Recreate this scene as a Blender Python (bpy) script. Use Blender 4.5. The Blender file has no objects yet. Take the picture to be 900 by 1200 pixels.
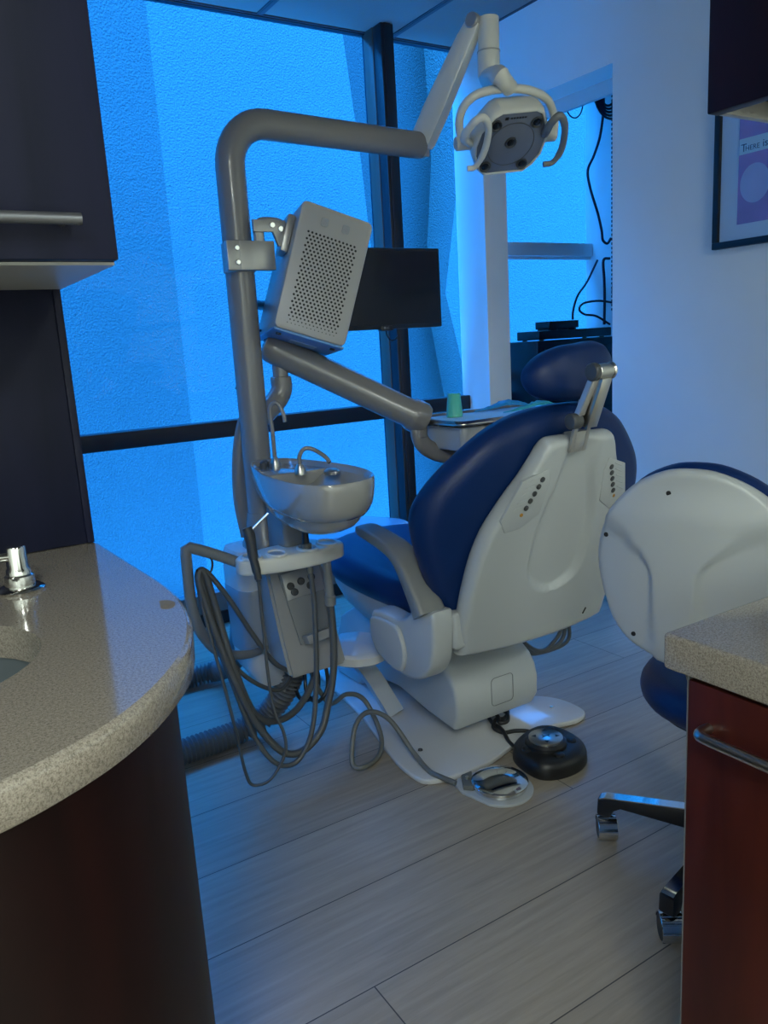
import bpy, bmesh, math, random
from mathutils import Vector, Matrix, Euler
random.seed(4)
PI = math.pi
C = bpy.context.scene.collection
SC = bpy.context.scene

# ------------------------------------------------------------------ materials
def mat(name, col, rough=.5, metal=0., bump=0., bscale=60., var=0., vscale=8., coat=0., spec=.5, stretch=(1,1,1)):
    m = bpy.data.materials.new(name); m.use_nodes = True
    nt = m.node_tree; N = nt.nodes; L = nt.links
    b = N['Principled BSDF']
    b.inputs['Roughness'].default_value = rough; b.inputs['Metallic'].default_value = metal
    b.inputs['Coat Weight'].default_value = coat; b.inputs['Coat Roughness'].default_value = .08
    b.inputs['Specular IOR Level'].default_value = spec
    tc = N.new('ShaderNodeTexCoord'); mp = N.new('ShaderNodeMapping'); mp.inputs['Scale'].default_value = stretch
    L.new(tc.outputs['Object'], mp.inputs['Vector'])
    nz = N.new('ShaderNodeTexNoise'); nz.inputs['Scale'].default_value = vscale; nz.inputs['Detail'].default_value = 5
    L.new(mp.outputs[0], nz.inputs['Vector'])
    mx = N.new('ShaderNodeMix'); mx.data_type = 'RGBA'
    mx.inputs[6].default_value = (*[max(0, c*(1-var)) for c in col], 1)
    mx.inputs[7].default_value = (*[min(1, c*(1+var)) for c in col], 1)
    L.new(nz.outputs['Fac'], mx.inputs[0]); L.new(mx.outputs[2], b.inputs['Base Color'])
    if bump > 0:
        n2 = N.new('ShaderNodeTexNoise'); n2.inputs['Scale'].default_value = bscale; n2.inputs['Detail'].default_value = 3
        L.new(mp.outputs[0], n2.inputs['Vector'])
        bp = N.new('ShaderNodeBump'); bp.inputs['Strength'].default_value = bump; bp.inputs['Distance'].default_value = .01
        L.new(n2.outputs['Fac'], bp.inputs['Height']); L.new(bp.outputs[0], b.inputs['Normal'])
    return m

M = {}
M['wall'] = mat('painted_wall', (.88,.92,.89), .75, var=.02, bump=.05, bscale=150)
M['ceil'] = mat('ceiling_panel', (.28,.24,.22), .85, var=.03, bump=.1, bscale=120)
M['tbar'] = mat('ceiling_bar_dark', (.06,.07,.09), .6)
M['bronze'] = mat('dark_anodised_frame', (.012,.013,.02), .42, metal=.0)
M['bronze2'] = mat('brown_anodised_frame', (.10,.075,.06), .4)
M['offwhite'] = mat('painted_frame', (.62,.63,.62), .5, var=.02)
M['plastic'] = mat('white_plastic', (.42,.445,.455), .32, var=.02, vscale=3)
M['plastic_b'] = mat('white_enamel', (.56,.565,.56), .22, var=.02, vscale=3, coat=.2)
M['unit'] = mat('unit_plastic', (.30,.30,.295), .3, var=.02, vscale=3)
M['ceramic'] = mat('glazed_ceramic', (.30,.30,.295), .12, coat=.5)
M['pole'] = mat('white_powder_coated_tube', (.21,.205,.20), .25, coat=.2)
M['lamphead'] = mat('ivory_lamp_plastic', (.66,.66,.60), .28, coat=.2)
M['lampface'] = mat('smoked_lens_cover', (.13,.15,.20), .22, coat=.3)
M['navy'] = mat('navy_vinyl', (.0035,.022,.105), .40, spec=.28, bump=.06, bscale=260, var=.08)
M['grey'] = mat('grey_plastic', (.19,.20,.205), .4)
M['dgrey'] = mat('dark_grey_plastic', (.05,.055,.06), .45)
M['hose'] = mat('grey_hose', (.075,.08,.082), .42)
M['hose_l'] = mat('light_grey_hose', (.13,.135,.125), .4)
M['corr'] = mat('corrugated_grey_hose', (.13,.14,.15), .45)
M['black'] = mat('black_rubber', (.010,.011,.013), .42)
M['blackm'] = mat('black_metal_case', (.006,.008,.014), .35)
M['screen'] = mat('switched_off_screen', (.003,.006,.016), .16)
M['chrome'] = mat('chrome', (.72,.72,.70), .10, metal=1)
M['steel'] = mat('brushed_steel', (.55,.54,.51), .28, metal=1, var=.06, vscale=40)
M['alu'] = mat('satin_bracket_metal', (.42,.42,.41), .35, metal=.6)
M['dark'] = mat('dark_gap', (.006,.006,.008), .7)
M['melamine'] = mat('pale_melamine', (.45,.46,.45), .4)
M['cup'] = mat('green_plastic_cup', (.10,.52,.40), .3)
M['blueglove'] = mat('blue_nitrile', (.02,.28,.62), .45, bump=.2, bscale=60)
M['paper'] = mat('pale_blue_tray_paper', (.42,.62,.66), .7)
M['red'] = mat('red_plastic', (.45,.02,.02), .4)
M['sticker'] = mat('pale_sticker', (.30,.32,.34), .25)
M['stickerb'] = mat('pale_blue_label', (.45,.62,.75), .4)
M['blue_under'] = mat('blue_painted_metal', (.12,.30,.60), .4)
M['violet_wire'] = mat('dark_violet_cable', (.02,.010,.035), .45)
M['amber'] = mat('amber_button', (.40,.20,.03), .4)

def wood(name, c1, c2, rough, axis_scale):
    m = mat(name, c1, rough); nt = m.node_tree; N = nt.nodes; L = nt.links; b = N['Principled BSDF']
    tc = N.new('ShaderNodeTexCoord'); mp = N.new('ShaderNodeMapping'); mp.inputs['Scale'].default_value = axis_scale
    L.new(tc.outputs['Object'], mp.inputs['Vector'])
    nz = N.new('ShaderNodeTexNoise'); nz.inputs['Scale'].default_value = 3; nz.inputs['Detail'].default_value = 8; nz.inputs['Distortion'].default_value = .6
    L.new(mp.outputs[0], nz.inputs['Vector'])
    cr = N.new('ShaderNodeValToRGB'); cr.color_ramp.elements[0].position = .3; cr.color_ramp.elements[1].position = .72
    cr.color_ramp.elements[0].color = (*c1, 1); cr.color_ramp.elements[1].color = (*c2, 1)
    L.new(nz.outputs['Fac'], cr.inputs[0]); L.new(cr.outputs[0], b.inputs['Base Color'])
    b.inputs['Specular IOR Level'].default_value = .25
    return m
M['mahog'] = wood('mahogany_veneer', (.034,.0062,.0035), (.068,.0125,.007), .42, (7,7,1))
M['haze_veneer'] = wood('haze_tinted_veneer', (.004,.006,.020), (.009,.011,.034), .5, (7,7,1))  # dark wood with the blue veiling haze put into its colour
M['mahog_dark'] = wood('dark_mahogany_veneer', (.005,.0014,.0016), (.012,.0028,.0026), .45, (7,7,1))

def quartz():
    m = mat('speckled_quartz', (.3,.28,.25), .22); nt = m.node_tree; N = nt.nodes; L = nt.links; b = N['Principled BSDF']
    tc = N.new('ShaderNodeTexCoord')
    nz = N.new('ShaderNodeTexNoise'); nz.inputs['Scale'].default_value = 900; nz.inputs['Detail'].default_value = 2
    n3 = N.new('ShaderNodeTexNoise'); n3.inputs['Scale'].default_value = 380; n3.inputs['Detail'].default_value = 3
    L.new(tc.outputs['Object'], nz.inputs['Vector']); L.new(tc.outputs['Object'], n3.inputs['Vector'])
    ad = N.new('ShaderNodeMath'); ad.operation = 'ADD'; L.new(nz.outputs['Fac'], ad.inputs[0]); L.new(n3.outputs['Fac'], ad.inputs[1])
    mu = N.new('ShaderNodeMath'); mu.operation = 'MULTIPLY'; mu.inputs[1].default_value = .5; L.new(ad.outputs[0], mu.inputs[0])
    cr = N.new('ShaderNodeValToRGB'); e = cr.color_ramp.elements
    e[0].position = .40; e[0].color = (.17,.15,.125,1); e[1].position = .62; e[1].color = (.34,.305,.255,1)
    x = e.new(.5); x.color = (.27,.24,.20,1)
    L.new(mu.outputs[0], cr.inputs[0]); L.new(cr.outputs[0], b.inputs['Base Color'])
    b.inputs['Roughness'].default_value = .13; b.inputs['Coat Weight'].default_value = .6; b.inputs['Coat Roughness'].default_value = .08
    return m
M['quartz'] = quartz()

def floor_mat():
    m = mat('grey_oak_planks', (.2,.18,.16), .38); nt = m.node_tree; N = nt.nodes; L = nt.links; b = N['Principled BSDF']
    tc = N.new('ShaderNodeTexCoord'); mp = N.new('ShaderNodeMapping')
    mp.inputs['Location'].default_value = (-.594, -1.090, 0)
    sx = N.new('ShaderNodeSeparateXYZ'); L.new(tc.outputs['Object'], sx.inputs[0])
    def MA(op, a, b):
        q = N.new('ShaderNodeMath'); q.operation = op
        for i_, v_ in enumerate((a, b)):
            if isinstance(v_, (int, float)): q.inputs[i_].default_value = v_
            elif v_ is not None: L.new(v_, q.inputs[i_])
        return q.outputs[0]
    row = MA('FLOOR', MA('DIVIDE', MA('SUBTRACT', sx.outputs[1], 1.090), .2445), None)
    cx_ = N.new('ShaderNodeCombineXYZ'); L.new(MA('SUBTRACT', sx.outputs[0], MA('MULTIPLY', MA('ADD', row, 1), .375)), cx_.inputs[0]); L.new(sx.outputs[1], cx_.inputs[1])
    L.new(cx_.outputs[0], mp.inputs['Vector'])
    br = N.new('ShaderNodeTexBrick'); br.offset = .5; br.offset_frequency = 2; br.squash = 1
    br.inputs['Brick Width'].default_value = 3.0; br.inputs['Row Height'].default_value = .2445
    br.inputs['Scale'].default_value = 1; br.inputs['Mortar Size'].default_value = .0013; br.inputs['Mortar Smooth'].default_value = .1
    br.inputs['Color1'].default_value = (.37,.315,.245,1); br.inputs['Color2'].default_value = (.315,.27,.215,1); br.inputs['Mortar'].default_value = (.05,.045,.04,1)
    L.new(mp.outputs[0], br.inputs['Vector'])
    m2 = N.new('ShaderNodeMapping'); m2.inputs['Scale'].default_value = (1.6,26,1); L.new(tc.outputs['Object'], m2.inputs['Vector'])
    nz = N.new('ShaderNodeTexNoise'); nz.inputs['Scale'].default_value = 2.2; nz.inputs['Detail'].default_value = 9; nz.inputs['Roughness'].default_value = .65; nz.inputs['Distortion'].default_value = .5
    L.new(m2.outputs[0], nz.inputs['Vector'])
    cr = N.new('ShaderNodeValToRGB'); cr.color_ramp.elements[0].position = .33; cr.color_ramp.elements[1].position = .7
    cr.color_ramp.elements[0].color = (.78,.78,.78,1); cr.color_ramp.elements[1].color = (1.1,1.09,1.07,1)
    L.new(nz.outputs['Fac'], cr.inputs[0])
    mx = N.new('ShaderNodeMix'); mx.data_type = 'RGBA'; mx.blend_type = 'MULTIPLY'; mx.inputs[0].default_value = 1
    L.new(br.outputs['Color'], mx.inputs[6]); L.new(cr.outputs[0], mx.inputs[7]); L.new(mx.outputs[2], b.inputs['Base Color'])
    bp = N.new('ShaderNodeBump'); bp.inputs['Strength'].default_value = .12; bp.inputs['Distance'].default_value = .002
    L.new(nz.outputs['Fac'], bp.inputs['Height']); L.new(bp.outputs[0], b.inputs['Normal'])
    return m
FX = 0.626
M['floor'] = floor_mat()

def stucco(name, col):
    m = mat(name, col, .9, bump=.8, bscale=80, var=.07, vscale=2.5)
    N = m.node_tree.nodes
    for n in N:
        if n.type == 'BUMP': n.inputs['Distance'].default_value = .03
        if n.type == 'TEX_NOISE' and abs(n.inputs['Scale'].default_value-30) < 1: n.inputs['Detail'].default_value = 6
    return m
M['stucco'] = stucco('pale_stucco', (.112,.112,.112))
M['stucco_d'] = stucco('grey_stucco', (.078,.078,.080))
M['stucco_shade'] = stucco('shade_toned_stucco', (.052,.048,.048))  # stucco darkened in colour to stand for the facade's cast shadow

def glass_mat(name, tint, refl=.03):
    m = bpy.data.materials.new(name); m.use_nodes = True; nt = m.node_tree; N = nt.nodes; N.clear()
    o = N.new('ShaderNodeOutputMaterial'); t = N.new('ShaderNodeBsdfTransparent'); t.inputs[0].default_value = (*tint, 1)
    g = N.new('ShaderNodeBsdfGlossy'); g.inputs['Roughness'].default_value = .02; g.inputs[0].default_value = (.9,.95,1,1)
    x = N.new('ShaderNodeMixShader'); x.inputs[0].default_value = refl
    nt.links.new(t.outputs[0], x.inputs[1]); nt.links.new(g.outputs[0], x.inputs[2]); nt.links.new(x.outputs[0], o.inputs[0])
    return m
M['film'] = glass_mat('blue_window_film_glass', (.15,.59,1.0), .006)
M['pane'] = glass_mat('clear_glass', (.97,.98,.98), .06)

def emis(name, col, s):
    m = bpy.data.materials.new(name); m.use_nodes = True; b = m.node_tree.nodes['Principled BSDF']
    b.inputs['Base Color'].default_value = (.8,.8,.8,1)
    b.inputs['Emission Color'].default_value = (*col, 1); b.inputs['Emission Strength'].default_value = s
    return m
M['lamp'] = emis('lit_ceiling_diffuser', (1,.93,.82), 0.9)

# ------------------------------------------------------------------ helpers
def worg(o):
    v = Vector((0,0,0))
    while o: v = v + o.location; o = o.parent
    return v
def obj(name, bm, m, parent=None, local=False, smooth=40, label=None):
    me = bpy.data.meshes.new(name)
    if parent is not None and not local:
        bmesh.ops.translate(bm, vec=-worg(parent), verts=bm.verts)
    bmesh.ops.recalc_face_normals(bm, faces=bm.faces)
    bm.to_mesh(me); bm.free()
    for mm in (m if isinstance(m, (list, tuple)) else [m]): me.materials.append(M[mm] if isinstance(mm, str) else mm)
    for p in me.polygons: p.use_smooth = True
    me.set_sharp_from_angle(angle=math.radians(smooth))
    o = bpy.data.objects.new(name, me); C.objects.link(o)
    if parent is not None: o.parent = parent
    if label: o['label'] = label
    return o
def thing(name, label, cat, loc=(0,0,0), group=None):
    o = bpy.data.objects.new(name, None); o.empty_display_size = .1; C.objects.link(o)
    o.location = loc; o['label'] = label; o['category'] = cat
    if group: o['group'] = group
    return o
def tag(o, label, cat, group=None):
    o['label'] = label; o['category'] = cat
    if group: o['group'] = group
    return o
def struct(name, bm, m, **k):
    o = obj(name, bm, m, **k); o['kind'] = 'structure'; return o
def B(): return bmesh.new()

def box(bm, a, b, bev=0., seg=2, M4=None):
    r = bmesh.ops.create_cube(bm, size=1); vs = r['verts']
    s = [(b[i]-a[i]) for i in range(3)]; c = [(b[i]+a[i])/2 for i in range(3)]
    for v in vs: v.co = Vector((v.co.x*s[0]+c[0], v.co.y*s[1]+c[1], v.co.z*s[2]+c[2]))
    if bev > 0:
        es = list({e for v in vs for e in v.link_edges})
        r2 = bmesh.ops.bevel(bm, geom=es, offset=bev, segments=seg, profile=.5, affect='EDGES')
        vs = list({v for f in r2['faces'] for v in f.verts} | {v for v in vs if v.is_valid})
    if M4 is not None:
        for v in vs: v.co = M4 @ v.co
    return vs
def prism(bm, pts, f, d0, d1, bev=0., seg=2):
    """outline pts (2D) extruded between d0 and d1; f(u,v,n)->xyz"""
    a = [bm.verts.new(f(u,v,d0)) for u,v in pts]; b = [bm.verts.new(f(u,v,d1)) for u,v in pts]
    n = len(pts); fs = [bm.faces.new(a), bm.faces.new(b[::-1])]
    for i in range(n): bm.faces.new((a[i], b[i], b[(i+1)%n], a[(i+1)%n]))
    if bev > 0:
        bmesh.ops.recalc_face_normals(bm, faces=bm.faces)
        es = list(fs[0].edges)+list(fs[1].edges)
        bmesh.ops.bevel(bm, geom=es, offset=bev, segments=seg, profile=.5, affect='EDGES')
def smooth(pts, n=6, closed=False):
    """Catmull-Rom"""
    P = [Vector(p) for p in pts]; k = len(P); out = []
    rng = range(k) if closed else range(k-1)
    for i in rng:
        p0 = P[(i-1)%k] if closed or i > 0 else P[0]*2-P[1]
        p1 = P[i]; p2 = P[(i+1)%k]
        p3 = P[(i+2)%k] if closed or i+2 < k else P[-1]*2-P[-2]
        for j in range(n):
            t = j/n
            out.append(.5*((2*p1)+(p2-p0)*t+(2*p0-5*p1+4*p2-p3)*t*t+(3*p1-p0-3*p2+p3)*t**3))
    if not closed: out.append(P[-1])
    return out
def tube(bm, pts, r, seg=14, closed=False, caps=True, flat=None):
    P = [Vector(p) for p in pts]; n = len(P); R = r if isinstance(r, (list, tuple)) else [r]*n
    T = []
    for i in range(n):
        a = P[i-1] if (i > 0 or closed) else P[0]; b = P[(i+1)%n] if (i < n-1 or closed) else P[-1]
        t = (b-a); T.append(t.normalized() if t.length > 1e-9 else Vector((0,0,1)))
    ref = Vector((0,0,1)) if abs(T[0].z) < .9 else Vector((1,0,0))
    nrm = (ref - T[0]*ref.dot(T[0])).normalized(); rings = []
    for i in range(n):
        nrm = (nrm - T[i]*nrm.dot(T[i]))
        nrm = nrm.normalized() if nrm.length > 1e-6 else T[i].orthogonal().normalized()
        bi = T[i].cross(nrm)
        fa, fb = flat if flat else (1, 1)
        rings.append([bm.verts.new(P[i] + (nrm*math.cos(2*PI*k/seg)*fa + bi*math.sin(2*PI*k/seg)*fb)*R[i]) for k in range(seg)])
    for i in range(n if closed else n-1):
        A = rings[i]; Bq = rings[(i+1)%n]
        for k in range(seg): bm.faces.new((A[k], A[(k+1)%seg], Bq[(k+1)%seg], Bq[k]))
    if caps and not closed: bm.faces.new(rings[0][::-1]); bm.faces.new(rings[-1])
def frame(axis):
    a = Vector(axis).normalized(); x = a.orthogonal().normalized(); y = a.cross(x); return x, y, a
def lathe(bm, prof, o=(0,0,0), axis=(0,0,1), seg=32, sx=1., sy=1., caps=True):
    o = Vector(o); x, y, a = frame(axis)
    if abs(a.z) > .999: x, y = Vector((1,0,0)), Vector((0,1,0)) if a.z > 0 else Vector((0,-1,0))
    rings = []
    for r, z in prof:
        if r < 1e-6: rings.append([bm.verts.new(o+a*z)])
        else: rings.append([bm.verts.new(o+a*z+x*math.cos(2*PI*k/seg)*r*sx+y*math.sin(2*PI*k/seg)*r*sy) for k in range(seg)])
    for A, Bq in zip(rings, rings[1:]):
        if len(A) == 1 and len(Bq) == 1: continue
        for k in range(seg):
            k2 = (k+1)%seg
            if len(A) == 1: bm.faces.new((A[0], Bq[k], Bq[k2]))
            elif len(Bq) == 1: bm.faces.new((A[k], A[k2], Bq[0]))
            else: bm.faces.new((A[k], A[k2], Bq[k2], Bq[k]))
    for rg in ((rings[0], rings[-1]) if caps else ()):
        if len(rg) > 1: bm.faces.new(rg)
def cyl(bm, a, b, r, seg=24, bev=.0, r2=None):
    a = Vector(a); b = Vector(b); L = (b-a).length; r2 = r if r2 is None else r2
    e = bev
    prof = [(0,0),(r-e,0),(r,e),(r2,L-e),(r2-e,L),(0,L)] if e > 0 else [(0,0),(r,0),(r2,L),(0,L)]
    lathe(bm, prof, a, b-a, seg)
def loft(bm, rings, cap0=True, cap1=True):
    R = [[bm.verts.new(p) for p in rg] for rg in rings]; n = len(R[0])
    for A, Bq in zip(R, R[1:]):
        for k in range(n): bm.faces.new((A[k], A[(k+1)%n], Bq[(k+1)%n], Bq[k]))
    if cap0: bm.faces.new(R[0][::-1])
    if cap1: bm.faces.new(R[-1])
    return R
def pillow(bm, outline, f, th, er, cx=(0,0), bend=lambda u,v: 0., crown=.0, dish=None, rings=8, inner=8):
    """rounded slab: outline (u,v) list, f(u,v,n)->xyz, thickness th, edge radius er"""
    c = Vector(cx); O = [Vector(p[:2]) for p in outline]; n = len(O)
    mean = sum((p-c).length for p in O)/n
    def pt(p, s, nn): q = c+(p-c)*s; return f(q.x, q.y, nn+bend(q.x, q.y)+(dish(q.x,q.y,nn) if dish else 0))
    L = []
    for k in range(rings+1):
        a = -PI/2+PI*k/rings
        s = 1-(er/mean)*(1-math.cos(a)); L.append((s, th/2*math.sin(a), 0))
    s0 = 1-er/mean
    lo = [(s0*j/inner, -th/2-crown*(1-(j/inner)**2), 0) for j in range(1, inner)]
    hi = [(s0*j/inner, th/2+crown*(1-(j/inner)**2), 0) for j in range(inner-1, 0, -1)]
    seq = lo+L+hi
    R = [[bm.verts.new(pt(p, s, nn)) for p in O] for s, nn, _ in seq]
    for A, Bq in zip(R, R[1:]):
        for k in range(n): bm.faces.new((A[k], A[(k+1)%n], Bq[(k+1)%n], Bq[k]))
    v0 = bm.verts.new(pt(c, 0, -th/2-crown)); v1 = bm.verts.new(pt(c, 0, th/2+crown))
    for k in range(n):
        bm.faces.new((R[0][(k+1)%n], R[0][k], v0)); bm.faces.new((R[-1][k], R[-1][(k+1)%n], v1))
def sym(half):
    """half outline from top (0) down right side -> full closed outline"""
    return half + [(-u, v) for u, v in reversed(half) if abs(u) > 1e-6]
def sm2(pts, n=5): return [(p.x, p.y) for p in smooth([(a, b, 0) for a, b in pts], n, closed=True)]
def fxy(z0=0): return lambda u, v, n: Vector((u, v, z0+n))
def fyz(u, v, n): return Vector((n, u, v))
def fxz(u, v, n): return Vector((u, n, v))
def rrect(x0, y0, x1, y1, r, k=5):
    out = []
    for cx, cy, a0 in ((x1-r,y1-r,0),(x0+r,y1-r,PI/2),(x0+r,y0+r,PI),(x1-r,y0+r,3*PI/2)):
        for j in range(k+1): a = a0+PI/2*j/k; out.append((cx+r*math.cos(a), cy+r*math.sin(a)))
    return out

# ------------------------------------------------------------------ the room
H = 2.456; W = 2.497; D = 3.207; X0 = -1.7; Y0 = -2.4
bm = B(); box(bm, (X0-.1,Y0-.1,-.1), (5.0,3.25,0)); struct('floor', bm, 'floor')
bm = B(); box(bm, (X0-.1,Y0-.1,H), (5.0,3.235,H+.08)); struct('ceiling', bm, 'ceil')
n = 1
for x in (-1.603,-.975,-.347,.281,.909,1.537,2.165):
    bm = B(); box(bm, (x-.014,Y0,H-.004), (x+.014,D,H+.001)); box(bm, (x-.006,Y0,H-.0055), (x+.006,D,H-.003))
    struct('trim_%d' % n, bm, 'tbar'); n += 1
bm = B(); box(bm, (X0,D-.012,H-.006), (W,D+.004,H+.001)); struct('trim_%d' % n, bm, 'tbar'); n += 1
bm = B(); box(bm, (W-.012,Y0,H-.004), (W,D,H+.001)); struct('trim_%d' % n, bm, 'tbar'); n += 1
# right wall with the wide opening into the next room
bm = B()
box(bm, (W,Y0,0), (W+.135,2.24,H)); box(bm, (W,2.24,2.106), (W+.135,3.0,H)); box(bm, (W,3.0,0), (W+.135,D+.003,H))
struct('wall_right', bm, 'wall')
bm = B(); box(bm, (2.606,D+.004,0), (2.632,D+.06,H-.011)); struct('trim_30', bm, 'bronze')
bm = B(); box(bm, (W+.135,2.0,2.05), (W+.155,3.1,2.12)); struct('trim_%d' % n, bm, 'offwhite'); n += 1
bm = B(); box(bm, (X0-.1,Y0-.1,0), (5.0,Y0,H)); struct('wall_back', bm, 'wall')
bm = B(); box(bm, (X0-.1,Y0,0), (X0,D+.03,H)); struct('wall_left', bm, 'wall')
bm = B(); box(bm, (X0,1.306,0), (.245,1.36,H)); struct('wall_partition', bm, 'wall')
bm = B(); box(bm, (3.62,Y0,0), (3.72,D+.03,H)); struct('wall_neighbour', bm, 'wall')
bm = B(); box(bm, (3.36,3.02,0), (3.62,3.20,H)); struct('column', bm, 'offwhite')

# window wall: mullions, transom, sill track, film glass
def frame_box(bm, a, b, bev=.003): box(bm, a, b, bev)
win = bpy.data.objects.new('window_1', None); C.objects.link(win); win.location = (0, D, 0); win['kind'] = 'structure'
bm = B(); frame_box(bm, (2.029,3.076,0), (2.093,3.139,H)); frame_box(bm, (2.044,3.071,0), (2.078,3.08,H), .002); obj('mullion', bm, 'bronze', win)
bm = B(); frame_box(bm, (2.026,3.139,0), (2.093,3.225,H)); obj('glazing_frame', bm, 'bronze2', win)
bm = B(); frame_box(bm, (X0,3.150,.798), (2.026,3.225,.865)); obj('transom', bm, 'bronze', win)
bm = B(); frame_box(bm, (2.093,3.150,.798), (W-.002,3.225,.865)); obj('transom', bm, 'bronze', win)
bm = B(); frame_box(bm, (X0,3.165,0), (2.026,3.23,.055)); frame_box(bm, (2.093,3.165,0), (W-.002,3.23,.055)); obj('sill_track', bm, 'bronze', win)
bm = B(); frame_box(bm, (X0,3.175,.055), (2.026,3.23,.140)); frame_box(bm, (2.093,3.175,.055), (W-.002,3.23,.140)); obj('sill', bm, 'grey', win)
bm = B(); frame_box(bm, (X0,D-.005,H-.010), (3.7,3.235,H-.0005), .001); obj('head_frame', bm, 'bronze', win)
bm = B(); box(bm, (X0,3.212,.14), (2.026,3.218,H-.01)); obj('glass_pane', bm, 'film', win)
bm = B(); box(bm, (2.093,3.212,.14), (2.606,3.218,H-.01)); obj('glass_pane', bm, 'film', win)
w2 = bpy.data.objects.new('window_2', None); C.objects.link(w2); w2.location = (W+.14, D, 0); w2['kind'] = 'structure'
bm = B(); frame_box(bm, (W+.137,3.150,.793), (3.7,3.225,.860)); obj('transom', bm, 'bronze', w2)
bm = B(); frame_box(bm, (W+.135,3.150,1.532), (3.36,3.20,1.598)); frame_box(bm, (W+.135,3.165,1.515), (3.36,3.20,1.532)); obj('crossbar', bm, 'offwhite', w2)
bm = B(); frame_box(bm, (W+.135,3.17,.930), (3.36,3.20,.972)); obj('crossbar', bm, 'offwhite', w2)
bm = B(); frame_box(bm, (W+.137,3.17,0), (3.7,3.23,.14)); obj('sill_track', bm, 'bronze', w2)
bm = B(); box(bm, (2.632,3.212,.14), (3.7,3.218,H-.01)); obj('glass_pane', bm, 'film', w2)

# the stucco building across the gap
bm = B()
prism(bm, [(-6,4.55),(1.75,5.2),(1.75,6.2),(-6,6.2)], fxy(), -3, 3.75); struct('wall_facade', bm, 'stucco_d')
E3 = [(-3,3.34),(.3,3.305),(1.24,3.285),(2.4,3.205),(3.25,3.115),(3.75,3.06)]
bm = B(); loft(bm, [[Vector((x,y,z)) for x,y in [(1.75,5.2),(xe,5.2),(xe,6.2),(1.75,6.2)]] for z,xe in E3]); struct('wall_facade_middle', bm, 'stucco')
bm = B()   # cast shadow put in as a turned, darker-coloured facet with a raking edge
loft(bm, [[Vector((x,y,z)) for x,y in [(xe+.001,5.203),(4.6,5.203+(4.6-xe)*.42),(4.6,6.2),(xe+.001,6.2)]] for z,xe in E3]); struct('wall_facade_shade', bm, 'stucco_shade')
bm = B(); prism(bm, [(4.6,3.75),(4.6,-3),(4.12,-3),(4.12,.62),(3.90,1.50),(4.12,2.62),(4.12,3.75)], fxz, 5.19, 6.2)  # kinked outline gives the sunlit patch its shape beside the painted shadow
box(bm, (4.6,5.19,-3), (12,6.2,3.75)); struct('wall_facade_right', bm, 'stucco')

# ------------------------------------------------------------------ left: sink counter, base, panel, wall cabinet
t = thing('sink_worktop', 'speckled beige quartz sink counter with rounded end in front of the dark panel', 'counter', (0,1.0,.86))
CT = [(-1.69,1.305),(.252,1.305),(.262,1.28),(.268,1.10),(.272,.96),(.262,.86),(.240,.780),(.208,.713),(.150,.640),(.085,.592),(.0,.560),(-.15,.540),(-.5,.535),(-1.69,.535)]
ctop = [(-1.69,1.305),(.252,1.305)]+[(p.x,p.y) for p in smooth([(a,b,0) for a,b in CT[2:12]],5)]+CT[12:]
bm = B()
hole = [(-.075+.18*math.cos(a), .865+.145*math.sin(a)) for a in [2*PI*k/40 for k in range(40)]]
def ring_slab(bm, outer, inner, z0, z1):
    # top and bottom with a hole, walls on both loops
    for z, flip in ((z1, False), (z0, True)):
        vo = [bm.verts.new((x,y,z)) for x,y in outer]; vi = [bm.verts.new((x,y,z)) for x,y in inner]
        es = [bm.edges.new((vo[i],vo[(i+1)%len(vo)])) for i in range(len(vo))]+[bm.edges.new((vi[i],vi[(i+1)%len(vi)])) for i in range(len(vi))]
        bmesh.ops.triangle_fill(bm, use_beauty=True, use_dissolve=False, edges=es)
        if z == z1: to, ti = vo, vi
        else: bo, bi = vo, vi
    for A, Bq in ((to,bo),(ti,bi)):
        for i in range(len(A)): bm.faces.new((A[i],A[(i+1)%len(A)],Bq[(i+1)%len(A)],Bq[i]))
    return to
# bullnosed edge: narrow top slab + full lower slab
cc = Vector((-.6,.95))
def inset(o, d):
    out = []
    m = len(o)
    for i in range(m):
        p = Vector(o[i]); a = Vector(o[i-1]); b = Vector(o[(i+1)%m]); tt = (b-a).normalized(); nn = Vector((-tt.y, tt.x))
        if nn.dot(cc-p) < 0: nn = -nn
        out.append(tuple(p+nn*d))
    return out
ringsC = []
ins = inset(ctop, .006)
to = ring_slab(bm, ins, hole, .822, .86)
loft(bm, [[Vector((x,y,.822)) for x,y in ins],[Vector((x,y,.826)) for x,y in inset(ctop,.001)],[Vector((x,y,.853)) for x,y in ctop],[Vector((x,y,.858)) for x,y in inset(ctop,.002)],[Vector((x,y,.86)) for x,y in ins]], False, False)
obj('slab', bm, 'quartz', t, smooth=50)
bm = B()
loft(bm, [[Vector((-.075+(.18+e)*math.cos(a), .865+(.145+e)*math.sin(a), z)) for a in [2*PI*k/40 for k in range(40)]] for e, z in ((.004,.824),(-.001,.80),(-.01,.76),(-.04,.71),(-.09,.70))], False, True)
obj('sink_basin', bm, mat('satin_steel_basin', (.16,.19,.21), .35, metal=.5), t)
bm = B(); st_ = sm2([(.243,.905),(.252,.900),(.256,.885),(.250,.872),(.243,.868),(.236,.876),(.240,.890)],3); prism(bm, st_, fxy(), .8601, .8604)
obj('dried_stain', bm, mat('dried_stain', (.20,.17,.12), .6, var=.3, vscale=200), t)
t = thing('faucet_handle', 'chrome lever tap standing on the quartz counter beside the sink', 'tap', (.12,1.075,.86))
bm = B(); lathe(bm, [(0,0),(.028,0),(.029,.003),(.025,.006),(.0,.006)], (.118,1.078,.86)); obj('base', bm, 'chrome', t)
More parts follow.
